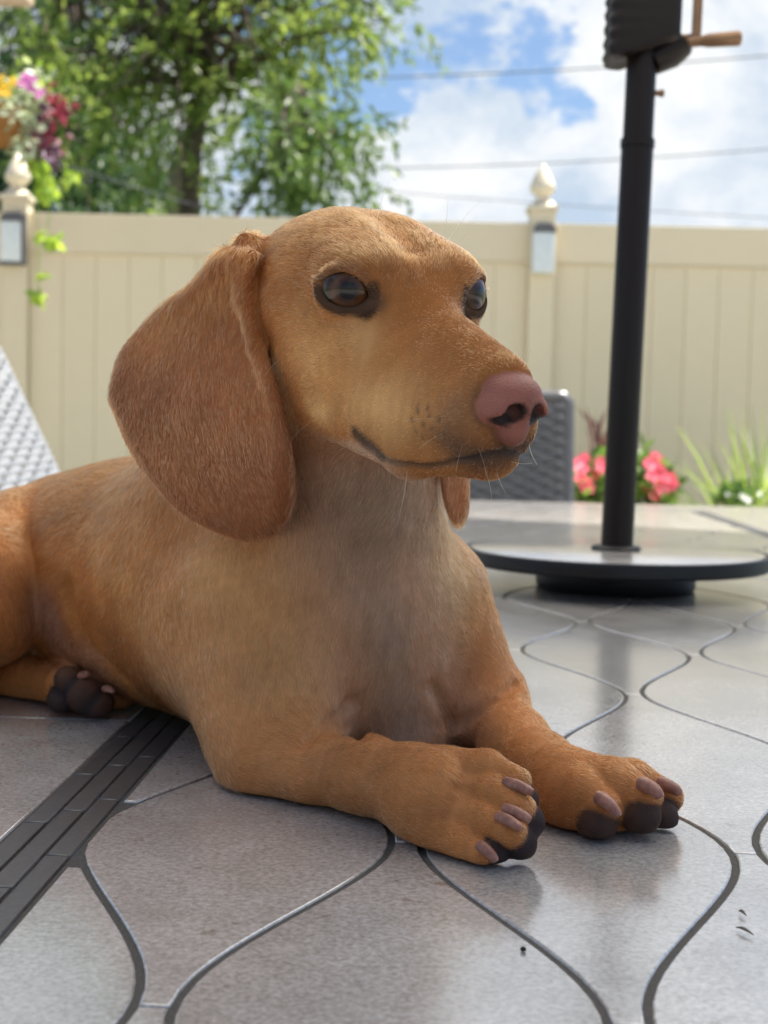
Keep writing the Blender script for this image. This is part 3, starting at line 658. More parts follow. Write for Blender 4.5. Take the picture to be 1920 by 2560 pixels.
gp = plant_at(1640, 1090, 5.5)
og = thing('ornamental_grass', 'clump of tall light green grass by the fence at the right', 'grass plant', tuple(gp))
m = MB()
zt_ = float(U(1640, 1105, 5.5)[2])
for _ in range(150):
    b_ = np.array([rng.normal(0, .06), rng.normal(0, .06), zt_ - .25]); dr = rng.normal(0, 1, 2) * .13 + np.array([.02, 0]); hgt = .25 + .45 * rng.random() ** 1.3; w_ = .008
    pts = [b_ + np.array([dr[0] * t * (1 + t), dr[1] * t * (1 + t), hgt * t * (1 - .18 * t * abs(dr[0]) * 6)]) for t in np.linspace(0, 1, 5)]
    v = []
    for i, p in enumerate(pts): v += [p + (-w_ * (1 - i / 4.6), 0, 0), p + (w_ * (1 - i / 4.6), 0, 0)]
    m.add(v, [(2 * i, 2 * i + 1, 2 * i + 3, 2 * i + 2) for i in range(4)])
m.obj('blades', M_grassb, og)
MB().lathe([(.13, 0), (.15, .02), (.19, zt_ - .2), (.19, zt_ - .16), (.16, zt_ - .16)], n=28).obj('planter', M_pot, og, smooth=True, sharp=40)
for lab, x, y, D, cat, mt, n, rx, ry, fls in (('low leafy plant with white blossoms left of the tall grass', 1585, 1075, 5.3, 'plant', M_bushl, 130, 34, 22, [(1606, 1074), (1614, 1080), (1576, 1066)]),
                                               ('spiky plant with dark red leaves behind the pink flowers', 1290, 985, 5.75, 'plant', M_purple2, 45, 13, 42, [])):
    p0 = plant_at(x, y, D); t = thing('leafy_plant' if fls else 'red_plant', lab, cat, tuple(p0)); m = MB()
    P = np.array([U(x + rx * rng.normal() * .55, y + ry * rng.normal() * .55, D + rng.normal(0, .05)) - p0 for _ in range(n)]); Dv = unit(rng.normal(size=(n, 3)) * (.9 if fls else .35) + np.array([0, 0, .5 if fls else 1.2]))
    leaves(m, P, Dv, (.06 if fls else .13) * (.6 + .8 * rng.random(n)), (.03 if fls else .014) * (.6 + .8 * rng.random(n)), .1)
    m.obj('foliage', mt, t)
    zz = float((U(x, y, D) - p0)[2])
    st = MB()
    for k in range(7): st.tube([(rng.normal(0, .02), rng.normal(0, .02), 0), (rng.normal(0, .05), rng.normal(0, .03), zz * .6), (rng.normal(0, .09), rng.normal(0, .04), zz)], [.008, .006, .003], 6)
    st.obj('stems', M_bark, t, smooth=True)
    if fls: put_flowers(t, p0, fls, 'white', .7, D - .08, .02)
# ------------------------------------------------------------------ the dog: one skin grown from a distance field
VOX = globals().get('VOX', 0.0016)
F32 = np.float32
def smin(a, b, k):
    if k <= 1e-6: return np.minimum(a, b)
    h = np.clip(0.5 + 0.5 * (a - b) / k, 0, 1)
    return a + (b - a) * h - k * h * (1 - h)
def smax(a, b, k): return -smin(-a, -b, k)
def sd_ell(p, c, r, R=None):
    q = p - np.asarray(c, F32)
    if R is not None: q = q @ np.asarray(R, F32)
    r = np.asarray(r, F32)
    a = q / r; k0 = np.sqrt((a * a).sum(1)); b = a / r; k1 = np.sqrt((b * b).sum(1))
    return np.where(k0 < 1e-4, -r.min(), k0 * (k0 - 1) / np.maximum(k1, 1e-6)).astype(F32)
def sd_cap(p, a, ra, b, rb):
    a = np.asarray(a, F32); b = np.asarray(b, F32); ab = b - a
    q = p - a
    t = np.clip(q @ ab / float(ab @ ab), 0, 1)
    d = q - t[:, None] * ab
    return np.sqrt((d * d).sum(1)) - (ra + (rb - ra) * t)
def sd_chain(p, pts, rad, k=0.0):
    d = None
    for i in range(len(pts) - 1):
        e = sd_cap(p, pts[i], rad[i], pts[i + 1], rad[i + 1])
        d = e if d is None else smin(d, e, k)
    return d
def sd_poly(x, y, poly):
    poly = np.asarray(poly, F32); n = len(poly)
    d = np.full(x.shape, 1e9, F32); s = np.ones(x.shape, F32)
    j = n - 1
    for i in range(n):
        ex, ey = poly[j] - poly[i]
        wx = x - poly[i, 0]; wy = y - poly[i, 1]
        t = np.clip((wx * ex + wy * ey) / (ex * ex + ey * ey), 0, 1)
        bx = wx - ex * t; by = wy - ey * t
        d = np.minimum(d, bx * bx + by * by)
        c1 = y >= poly[i, 1]; c2 = y < poly[j, 1]; c3 = ex * wy > ey * wx
        flip = (c1 & c2 & c3) | (~c1 & ~c2 & ~c3)
        s = np.where(flip, -s, s); j = i
    return s * np.sqrt(d)
def smooth_loop(pts, n=4):
    P = np.asarray(pts, float); out = []
    m = len(P)
    for i in range(m):
        p0, p1, p2, p3 = P[i - 1], P[i], P[(i + 1) % m], P[(i + 2) % m]
        for t in np.arange(n) / n:
            out.append(0.5 * ((2 * p1) + (-p0 + p2) * t + (2 * p0 - 5 * p1 + 4 * p2 - p3) * t * t + (-p0 + 3 * p1 - 3 * p2 + p3) * t ** 3))
    return np.array(out)
# ---- head frame (f forward along the muzzle, l to the dog's left, u up), about a centimetre per unit
HS = 0.0106
def head_axes(yaw, pit, rol):
    Fv = np.array([math.sin(yaw) * math.cos(pit), -math.cos(yaw) * math.cos(pit), -math.sin(pit)])
    l0 = np.cross([0, 0, 1.0], Fv); l0 /= np.linalg.norm(l0); u0 = np.cross(Fv, l0)
    return np.stack([Fv, math.cos(rol) * l0 + math.sin(rol) * u0, -math.sin(rol) * l0 + math.cos(rol) * u0], 1)
HM = head_axes(math.radians(27.5), math.radians(10.8), math.radians(1.9))
HO = U(876, 630, 0.615)
def H2W(q): return HO + HS * (np.asarray(q, float) @ HM.T)
def W2H(p): return ((p - HO.astype(F32)) @ HM.astype(F32)) / F32(HS)
EYE_R = 1.27
def eye_frame(s):
    a = math.radians(34)
    e = np.array([math.cos(a), s * math.sin(a), 0.03]); e /= np.linalg.norm(e)
    h = np.cross(e, [0, 0, 1.0]); h /= np.linalg.norm(h)
    if h[0] < 0: h = -h                      # towards the nose
    v = np.array([0, 0, 1.0]) - e * e[2]; v /= np.linalg.norm(v)
    h = h - 0.22 * v; h /= np.linalg.norm(h); v = v - h * (v @ h); v /= np.linalg.norm(v)
    return np.array([-0.22, s * 2.62, -.02]), e, h, v
def lid_arc(s, upper, scale=1.0, rad=None, n=9, ext=1.0):
    c, e, h, v = eye_frame(s); rad = rad or EYE_R + 0.10
    out = []
    for t in np.linspace(-1, 1, n):
        ah = math.radians(63 * ext * t)
        av = math.radians((40 if upper else -33) * scale * max(0.0, 1 - abs(t) ** 2.1) ** 0.8 * (1 + 0.12 * t * (1 if upper else -1)))
        if abs(t) == 1: av = 0
        dv = math.cos(av) * (math.cos(ah) * e + math.sin(ah) * h) + math.sin(av) * v
        out.append(c + rad * dv)
    return out
LIDS = {s: (lid_arc(s, True), lid_arc(s, False)) for s in (-1, 1)}
MOUTH = [(1.9, 0, -5.7), (2.6, 0, -6.0), (3.6, 0, -6.25), (4.8, 0, -6.36), (6.0, 0, -6.2), (7.0, 0, -5.88), (8.0, 0, -5.55), (8.55, 0, -5.35)]
MOUTH_R = [.16, .19, .15, .11, .10, .09, .09, .09, .09, .09]
def mir(q, s): return np.array([q[0], q[1] * s, q[2]])
def nose_base(q):
    n = sd_ell(q, (8.75, 0, -2.62), (1.50, 1.10, .66))
    n = smin(n, sd_ell(q, (9.5, 0, -3.1), (.90, .92, .78)), .35)
    for s in (-1, 1): n = smin(n, sd_ell(q, (9.15, s * .78, -3.30), (1.05, .52, .58)), .28)
    return smin(n, sd_ell(q, (9.4, 0, -4.05), (.56, .58, .66)), .35)
NOSTRIL = [(10.4, .46, -3.25), (10.0, .52, -3.36), (9.85, .85, -3.66), (9.55, 1.15, -3.80), (9.1, 1.42, -3.78)]
def head_sdf(p, mouth=True):
    q = W2H(p) if mouth else p
    d = sd_ell(q, (-4.4, 0, -.2), (5.2, 4.6, 3.45))
    d = smin(d, sd_ell(q, (-7.4, 0, -1.2), (3.2, 3.1, 3.0)), 2.0)
    d = smin(d, sd_ell(q, (-.9, 0, -.25), (2.9, 2.7, 2.0)), 1.6)
    d = smin(d, sd_cap(q, (0.3, 0, -2.9), 2.75, (7.4, 0, -3.55), 1.72), 1.4)
    d = smin(d, sd_cap(q, (0, 0, -1.1), 1.5, (8.2, 0, -2.5), 1.12), 1.0)
    for s in (-1, 1):
        d = smin(d, sd_cap(q, (2.0, s * 1.35, -4.4), 1.55, (7.7, s * .72, -4.35), 1.10), 1.0)
        d = smin(d, sd_ell(q, (-2.4, s * 2.75, -2.7), (3.0, 1.55, 2.9)), 1.2)
        d = smin(d, sd_cap(q, (-3.8, s * 3.55, -1.3), .75, (.4, s * 2.5, -2.1), .5), 1.6)
        d = smin(d, sd_ell(q, (-.6, s * 2.1, 1.0), (1.7, 1.3, .75)), 1.4)
        d = smin(d, sd_cap(q, (-2.5, s * 2.0, -5.3), 1.4, (4.0, s * 1.25, -5.95), 1.10), 1.0)
        d = smin(d, sd_cap(q, (4.0, s * 1.25, -5.95), 1.10, (7.8, s * .3, -5.45), .80), .7)
    # shallow furrow between the brows
    d = smax(d, -sd_cap(q, (-5.0, 0, 3.9), .12, (.4, 0, 2.3), .18), 1.5)
    if not mouth: return d
    for s in (-1, 1):
        d = smax(d, -sd_chain(q, [mir(a, s) for a in MOUTH], MOUTH_R), .16)
    # eyes: soft pad, socket, lids
    for s in (-1, 1):
        c, e, h, v = eye_frame(s)
        d = smin(d, sd_ell(q, c - .62 * e, (1.5, 1.5, 1.5)), .7)
        d = smax(d, -sd_ell(q, c, (EYE_R + .02,) * 3), .12)
        d = smax(d, -sd_ell(q, c + 1.05 * e + .02 * v, (.95, 1.08, .70), np.stack([e, h, v], 1)), .14)
        for up in (True, False):
            for sc_, r_ in (((1.0, .11), (1.22, .12), (1.5, .13)) if up else ((1.0, .11), (1.3, .16), (1.7, .22))):
                arc = lid_arc(s, up, sc_, rad=EYE_R + .07 + .02 * (sc_ - 1))
                d = smin(d, sd_chain(q, arc, [r_ * .8] + [r_] * 7 + [r_ * .8]), .16)
    # nose leather
    n = nose_base(q)
    for s in (-1, 1):
        n = smax(n, -sd_chain(q, [mir(np.array(t), s) for t in NOSTRIL], [.30, .36, .24, .16, .10]), .12)
    n = smax(n, -sd_cap(q, (10.7, 0, -3.5), .04, (10.2, 0, -4.9), .06), .10)
    d = smin(d, n, .10)
    return d * F32(HS)
# ---- trunk and neck
B = np.array([-.70, .714, 0.0]); LAT = np.array([.714, .70, 0.0])
TR = np.stack([-B, LAT, [0, 0, 1.0]], 1)
C0 = np.array([-.055, .765, 0])
def TC(s, z, off=0): return C0 + B * s + LAT * off + np.array([0, 0, z])
def torso_sdf(p):
    d = sd_ell(p, TC(.005, .817), (.085, .074, .070), TR)
    d = smin(d, sd_ell(p, TC(.10, .820, .008), (.11, .074, .077), TR), .05)
    d = smin(d, sd_ell(p, TC(.20, .818, .016), (.11, .068, .071), TR), .05)
    d = smin(d, sd_ell(p, TC(.30, .802, .02), (.10, .06, .058), TR), .05)
    d = smin(d, sd_ell(p, TC(.39, .790, .02), (.09, .06, .056), TR), .05)
    # rump, far haunch and tail root
    d = smin(d, sd_ell(p, TC(.37, .785, .075), (.075, .04, .045), TR), .03)
    d = smin(d, sd_chain(p, [TC(.45, .81, .02), TC(.505, .785, .03), TC(.545, .757, .055)], [.014, .010, .007], .01), .02)
    # sternum keel
    d = smin(d, sd_cap(p, U(835, 1330, .735), .035, U(880, 1570, .735), .022), .04)
    return d
def neck_sdf(p):
    d = sd_cap(p, H2W((-4.5, 0, -3.0)), .038, U(748, 1290, .748), .056)
    d = smin(d, sd_cap(p, H2W((-7.0, 0, -2.0)), .038, TC(.06, .85), .06), .04)
    # flank and groin hollow in front of the thigh
    d = smax(d, -sd_ell(p, U(120, 1400, .805), (.040, .035, .026)), .025)
    return d
# ---- forelegs
def nleg_sdf(p):
    d = sd_cap(p, U(592, 1310, .738), .052, U(598, 1560, .697), .034)
    d = smin(d, sd_cap(p, U(550, 1420, .755), .048, U(598, 1640, .694), .022), .03)
    fore = [U(588, 1655, .676), U(680, 1668, .655), U(790, 1675, .632), U(890, 1700, .612), U(950, 1735, .598)]
    f = sd_chain(p, fore, [.0205, .0155, .0160, .0166, .0180], .01)
    d = smin(d, f, .018)
    return d
NT = [((985, 1672, .602), (1052, 1662, .591), (1112, 1690, .582)), ((985, 1722, .596), (1066, 1713, .581), (1120, 1746, .571)),
      ((970, 1768, .590), (1052, 1770, .575), (1102, 1798, .5645)), ((948, 1800, .585), (1005, 1830, .573), (1046, 1852, .5645))]
def npaw_sdf(p):
    d = sd_ell(p, U(962, 1742, .595), (.019, .0155, .019))
    for a, b, c in NT:
        d = smin(d, sd_chain(p, [U(*a), U(*b), U(*c)], [.0080, .0078, .0070], .003), .0012)
    # pads on the far, under side of the toes
    for x, y, dd, r in ((1132, 1728, .583, .0065), (1138, 1775, .5735, .0078), (1122, 1822, .568, .0075), (1068, 1850, .566, .0060)):
        d = smin(d, sd_ell(p, U(x, y, dd), (r, r, r)), .0025)
    return d
def fleg_sdf(p):
    d = sd_cap(p, U(900, 1310, .765), .043, U(1012, 1500, .765), .029)
    fore = [U(1062, 1520, .765), U(1112, 1605, .715), U(1165, 1660, .672), U(1215, 1700, .645), U(1262, 1722, .628)]
    d = smin(d, sd_chain(p, fore, [.0175, .0165, .0160, .0165, .0165], .01), .015)
    return d
FT = [((1225, 1735, .624), (1268, 1722, .612), (1305, 1748, .602)), ((1270, 1712, .625), (1330, 1693, .615), (1395, 1722, .607)),
      ((1300, 1705, .636), (1370, 1690, .632), (1440, 1722, .628)), ((1250, 1720, .632), (1330, 1720, .628), (1425, 1760, .622))]
def fpaw_sdf(p):
    d = sd_ell(p, U(1262, 1732, .625), (.017, .017, .0155))
    for a, b, c in FT:
        d = smin(d, sd_chain(p, [U(*a), U(*b), U(*c)], [.0088, .0094, .0076], .003), .0012)
    for x, y, dd, r in ((1292, 1780, .602, .0082), (1388, 1762, .606, .0083), (1432, 1768, .620, .0070), (1330, 1785, .62, .0095)):
        d = smin(d, sd_ell(p, U(x, y, dd), (r, r, r)), .0022)
    return d
def hind_sdf(p):
    d = sd_cap(p, U(60, 1185, .925), .042, U(-50, 1290, .86), .041)
    d = smin(d, sd_cap(p, U(-50, 1290, .86), .041, U(-160, 1385, .82), .03), .02)
    d = smin(d, sd_cap(p, U(-165, 1388, .822), .028, U(-70, 1468, .905), .019), .012)
    low = sd_chain(p, [U(-60, 1470, .92), U(60, 1468, .885), U(150, 1478, .852)], [.020, .0135, .0135], .01)
    low = smin(low, sd_cap(p, U(150, 1487, .845), .0145, U(255, 1497, .85), .0105), .008)
    for x, y, dd, r in ((147, 1469, .826, .0086), (183, 1500, .824, .0115), (210, 1520, .824, .0098), (130, 1512, .828, .0084)):
        low = smin(low, sd_ell(p, U(x, y, dd), (r, r, r)), .003)
    return d, low
# ---- ears
EAR = smooth_loop([(478, 537), (515, 536), (552, 545), (548, 600), (542, 660), (562, 745), (592, 830), (624, 930), (637, 1020), (634, 1090), (608, 1142), (560, 1167), (500, 1160),
                   (430, 1130), (380, 1095), (330, 1040), (283, 975), (244, 885), (236, 845), (256, 768), (292, 718), (358, 652), (413, 612), (440, 580)], 3)
def ear_depth(x, y):
    d = .632 + (600 - x) / 360 * .075 - .008 * (1 - ((x - 440) / 220) ** 2)
    d = d + np.clip((y - 850) / 300, 0, 2) ** 2 * .035 - np.clip((x - 480) / 60, 0, 1) * np.clip((620 - y) / 60, 0, 1) * .004
    d = d + np.clip((x - 575) / 60, 0, 1.5) ** 2 * .008
    d = d + .0016 * np.sin((x - y * .35) / 42.0) * np.clip((1000 - y) / 400, 0, 1)
    return d
def to_print(p):
    q = p - CAM.astype(F32)
    z = q @ _fw.astype(F32)
    return (960 + FPX * (q @ CR.astype(F32)) / z) / SC, (1280 - FPX * (q @ CU.astype(F32)) / z) / SC, z
def ear_sdf(p):
    x, y, z = to_print(p)
    d2 = sd_poly(x, y, EAR) * z * SC / FPX
    th = np.abs(z - ear_depth(x, y)) * .82
    t = .0032 + .0035 * np.clip((680 - y) / 150, 0, 1)
    a = d2 + t; b = th
    out = np.sqrt(np.maximum(a, 0) ** 2 + np.maximum(b, 0) ** 2) + np.minimum(np.maximum(a, b), 0) - t
    # rolled front margin
    rim = sd_chain(p, [U(532, 530, .650), U(530, 565, .644), U(532, 645, .637), U(554, 750, .631), U(594, 865, .630)], [.0058, .0058, .0048, .0038, .0028], .004)
    return smin(out.astype(F32), rim.astype(F32), .004)
FEAR = smooth_loop([(925, 565), (985, 560), (1008, 680), (1014, 850), (1015, 1000), (1014, 1092), (1003, 1126), (984, 1130), (964, 1098), (950, 1030), (930, 860), (912, 700)], 3)
def fear_sdf(p):
    x, y, z = to_print(p)
    d2 = sd_poly(x, y, FEAR) * z * SC / FPX
    th = np.abs(z - (.692 - np.clip((700 - y) / 140, 0, 1) * .012 + np.clip((900 - y) / 200, 0, 1) * .004 + (x - 980) / 60 * .010)) * .9
    t = .0035
    a = d2 + t
    return (np.sqrt(np.maximum(a, 0) ** 2 + np.maximum(th, 0) ** 2) + np.minimum(np.maximum(a, th), 0) - t).astype(F32)
def lay_mouth():
    out = []
    for f, l, u in MOUTH:
        lo, hi = 0.0, 5.0
        ls = np.linspace(4.5, 0, 181); q = np.stack([np.full(181, f), ls, np.full(181, u)], 1).astype(F32)
        v = head_sdf(q, False); i = np.argmax(v < 0)
        out.append(np.array([f, ls[i] if (v < 0).any() else 0.0, u]))
    out = out[:6]
    for th, u in ((62, -5.62), (40, -5.38), (20, -5.12), (0, -4.98)):
        rr = np.linspace(4, 0, 161); t = math.radians(th)
        q = np.stack([6.9 + rr * math.cos(t), rr * math.sin(t), np.full(161, u)], 1).astype(F32); v = head_sdf(q, False); i = np.argmax(v < 0)
        out.append(q[i].astype(float))
    return out
MOUTH = lay_mouth()
GROUPS = {}
def addg(name, fn, pts, r): GROUPS[name] = (fn, np.asarray(pts, F32), r)
addg('head', head_sdf, H2W((0, 0, -2)), .135)
addg('torso', torso_sdf, TC(.22, .81), .35)
addg('neck', neck_sdf, U(730, 1100, .74), .16)
addg('nleg', nleg_sdf, U(700, 1550, .68), .16)
addg('npaw', npaw_sdf, U(1030, 1750, .59), .05)
addg('fleg', fleg_sdf, U(1060, 1520, .71), .16)
addg('fpaw', fpaw_sdf, U(1330, 1720, .62), .055)
addg('hind', lambda p: hind_sdf(p)[0], U(0, 1300, .9), .18)
addg('hpaw', lambda p: hind_sdf(p)[1], U(80, 1480, .87), .12)
addg('ear', ear_sdf, U(430, 850, .655), .11)
addg('fear', fear_sdf, U(970, 845, .69), .085)
def geval(name, p, reach):
    fn, c, r = GROUPS[name]
    q = p - c; dist = np.sqrt((q * q).sum(1)) - F32(r)
    out = np.maximum(dist, F32(reach)).astype(F32)
    m = dist < reach
    if m.any(): out[m] = fn(p[m])
    return out
CREASES = []
def dog_sdf(p, reach=.05):
    p = p.astype(F32)
    g = {n: geval(n, p, reach) for n in GROUPS}
    d = smin(g['torso'], g['neck'], .035)
    d = smin(d, g['nleg'], .016)
    d = smin(d, g['fleg'], .018)
    d = smin(d, g['hind'], .006)
    d = smin(d, g['hpaw'], .003)
    d = smin(d, smin(g['nleg'], g['npaw'], .02), .002)
    d = smin(d, smin(g['fleg'], g['fpaw'], .02), .002)
    d = smin(d, g['head'], .018)
    x, y, z = to_print(p)
    kk = .0022 + .010 * np.clip((590 - y) / 60, 0, 1)
    h = np.clip(.5 + .5 * (d - g['ear']) / kk, 0, 1)
    d = d + (g['ear'] - d) * h - kk * h * (1 - h)
    kf = .001 + .012 * np.clip((650 - y) / 90, 0, 1); h = np.clip(.5 + .5 * (d - g['fear']) / kf, 0, 1); d = d + (g['fear'] - d) * h - kf * h * (1 - h)
    for pts, rad, k in CREASES: d = smax(d, -sd_chain(p, pts, [rad] * len(pts)), k)
    d = smax(d, F32(TABLE_Z + .0012) - p[:, 2], .003)
    return d, g
def surface_nets(fn, lo, hi, vox):
    lo = np.asarray(lo, float); n = np.ceil((np.asarray(hi) - lo) / vox).astype(int) + 1
    K = 8
    cn = (n + K - 1) // K + 1
    cx, cy, cz = [lo[i] + np.arange(cn[i]) * vox * K for i in range(3)]
    G = np.stack(np.meshgrid(cx, cy, cz, indexing='ij'), -1).reshape(-1, 3)
    cd = np.concatenate([fn(G[i:i + 300000])[0] for i in range(0, len(G), 300000)]).reshape(cn)
    V = np.repeat(np.repeat(np.repeat(np.where(cd > 0, 1, -1).astype(F32), K, 0), K, 1), K, 2)[:n[0], :n[1], :n[2]] * .05
    # blocks whose corner values allow a crossing
    mn = np.abs(cd)
    act = np.zeros(cn, bool)
    for i in (0, 1):
        for j in (0, 1):
            for k in (0, 1):
                s = np.full(cn, 9.0, F32)
                s[:cn[0] - i, :cn[1] - j, :cn[2] - k] = mn[i:, j:, k:]
                act |= s < vox * K * 1.05
    I = np.argwhere(act)
    off = np.stack(np.meshgrid(*[np.arange(K)] * 3, indexing='ij'), -1).reshape(-1, 3)
    for s in range(0, len(I), 1200):
        J = (I[s:s + 1200, None, :] * K + off[None]).reshape(-1, 3)
        J = J[(J < n).all(1)]
        V[J[:, 0], J[:, 1], J[:, 2]] = fn(lo + J * vox)[0]
    S = V < 0
    m = np.zeros(tuple(n - 1), np.int8)
    for i in (0, 1):
        for j in (0, 1):
            for k in (0, 1): m += S[i:n[0] - 1 + i, j:n[1] - 1 + j, k:n[2] - 1 + k]
    cells = np.argwhere((m > 0) & (m < 8))
    idx = np.full(tuple(n - 1), -1, np.int64); idx[cells[:, 0], cells[:, 1], cells[:, 2]] = np.arange(len(cells))
    acc = np.zeros((len(cells), 3)); cnt = np.zeros(len(cells))
    cor = [np.array([i, j, k]) for i in (0, 1) for j in (0, 1) for k in (0, 1)]
    for a in cor:
        for ax in range(3):
            if a[ax]: continue
            b = a.copy(); b[ax] = 1
            va = V[tuple((cells + a).T)]; vb = V[tuple((cells + b).T)]
            c = (va < 0) != (vb < 0)
            t = np.where(c, va / np.where(c, va - vb, 1), 0)
            pt = a[None] + t[:, None] * (b - a)[None]
            acc[c] += pt[c]; cnt[c] += 1
    P = lo + (cells + acc / cnt[:, None]) * vox
    quads = []
    for ax in range(3):
        u, v = (ax + 1) % 3, (ax + 2) % 3
        sl0 = [slice(1, -1)] * 3; sl0[ax] = slice(0, -1); sl1 = list(sl0); sl1[ax] = slice(1, None)
        A = S[tuple(sl0)]; Bm = S[tuple(sl1)]
        for sign in (0, 1):
            e = np.argwhere((A & ~Bm) if sign == 0 else (~A & Bm))
            base = e.copy(); base[:, u] += 1; base[:, v] += 1
            q = []
            for du, dv in ((-1, -1), (0, -1), (0, 0), (-1, 0)):
                c = base.copy(); c[:, u] += du; c[:, v] += dv
                q.append(idx[tuple(np.minimum(c, n - 2).T)])
            q = np.stack(q, 1)
            quads.append(q if sign == 0 else q[:, ::-1])
    Q = np.concatenate(quads); Q = Q[(Q >= 0).all(1)]
    return P, Q
def grad(fn, p, e=.0006):
    k = np.array([[1, -1, -1], [-1, -1, 1], [-1, 1, -1], [1, 1, 1]], float)
    g = np.zeros((len(p), 3))
    for v in k: g += v * fn(p + v * e)[0][:, None]
    return g / (4 * e)
def in_chunks(fn, p, n=200000):
    return np.concatenate([fn(p[i:i + n]) for i in range(0, len(p), n)])
def surf(x, y, lo=.5, hi=.95):
    ds = np.linspace(lo, hi, 451); v = dog_sdf(np.array([U(x, y, d) for d in ds]))[0]
    return U(x, y, float(ds[np.argmax(v < 0)]))
_cr = [([(652, 1606), (700, 1575), (742, 1545), (758, 1520)], .0030, .006), ([(985, 1572), (1040, 1535), (1085, 1500), (1118, 1474)], .0022, .005),
       ([(935, 1480), (960, 1520), (975, 1560)], .0025, .006),
       ([(745, 1548), (752, 1575), (775, 1592)], .0022, .005), ([(985, 1700), (1020, 1712)], .0010, .003), ([(150, 1265), (160, 1330), (190, 1400), (270, 1470)], .0025, .008)]
_cr = [([surf(*q) for q in pts], rad, k) for pts, rad, k in _cr]
CREASES += _cr
import time as _t; _t0 = _t.time()
DP, DQ = surface_nets(dog_sdf, (-.49, .50, TABLE_Z - .01), (.20, 1.19, 1.045), VOX)
for _ in range(2):
    g = in_chunks(lambda q: grad(dog_sdf, q), DP); d = in_chunks(lambda q: dog_sdf(q)[0], DP)
    DP = DP - np.clip(d, -.001, .001)[:, None] * g / np.maximum((g * g).sum(1), .25)[:, None]
DN = g / np.maximum(np.linalg.norm(g, axis=1), 1e-6)[:, None]
print('dog mesh', len(DP), len(DQ), 'in %.1f s' % (_t.time() - _t0))
# ---- colouring
_nr = np.random.default_rng(3)
def wob(p, freq, n=7, seed=0):
    r_ = np.random.default_rng(100 + seed); out = np.zeros(len(p))
    for i in range(n):
        k = r_.normal(size=3); k = k / np.linalg.norm(k) * freq * (.6 + .8 * r_.random())
        out += np.sin(p @ k + r_.random() * 6.28)
    return out / math.sqrt(n)
def seg_dist(p, pts):
    d = np.full(len(p), 9.0)
    for a, b in zip(pts, pts[1:]):
        a = np.asarray(a); b = np.asarray(b); ab = b - a; t = np.clip((p - a) @ ab / (ab @ ab), 0, 1)
        d = np.minimum(d, np.linalg.norm(p - a - t[:, None] * ab, axis=1))
    return d
def sst(a, b, x): t = np.clip((x - a) / (b - a), 0, 1); return t * t * (3 - 2 * t)
CHEST = [U(770, 1040, .69), U(790, 1200, .70), U(835, 1380, .695), U(870, 1560, .715), U(885, 1620, .73)]
GROIN = [U(135, 1330, .84), U(150, 1400, .84), U(230, 1440, .83)]
NPADS = [(1132, 1728, .583), (1138, 1775, .5735), (1122, 1822, .568), (1068, 1850, .566)]
FPADS = [(1292, 1780, .602), (1388, 1762, .606), (1432, 1768, .620), (1330, 1785, .62)]
HPADS = [(147, 1469, .826), (183, 1500, .824), (210, 1520, .824), (130, 1512, .828)]
def ray_d(x, y, lo=.5, hi=.95):
    ds = np.linspace(lo, hi, 451); v = dog_sdf(np.array([U(x, y, d) for d in ds]), .05)[0]
    return float(ds[np.argmax(v < 0)])
MOLES = [(890, 905), (905, 890), (915, 915), (928, 898), (935, 925), (950, 905), (955, 935), (900, 930), (915, 945), (970, 920), (905, 880), (925, 880)]
MOLEP = np.array([U(x, y, ray_d(x, y)) for x, y in MOLES])
LIDW = {s: [H2W(q) for arc in LIDS[s] for q in arc] for s in (-1, 1)}
MOUTHW = {s: [H2W(mir(q, s)) for q in MOUTH] for s in (-1, 1)}
TAN = np.array([.262, .104, .034]); ORANGE = np.array([.400, .158, .055]); EARC = np.array([.235, .082, .034]); GREYB = np.array([.500, .350, .270])
LIGHT = np.array([.600, .340, .145]); DARKB = np.array([.120, .070, .045]); NOSEC = np.array([.245, .086, .062]); PAD = np.array([.028, .020, .021]); LID = np.array([.0040, .0028, .0028])
CREAM = np.array([.66, .42, .20]); GROINC = np.array([.22, .125, .105])
def mixc(c, k, w): return c + (k - c) * w[:, None]
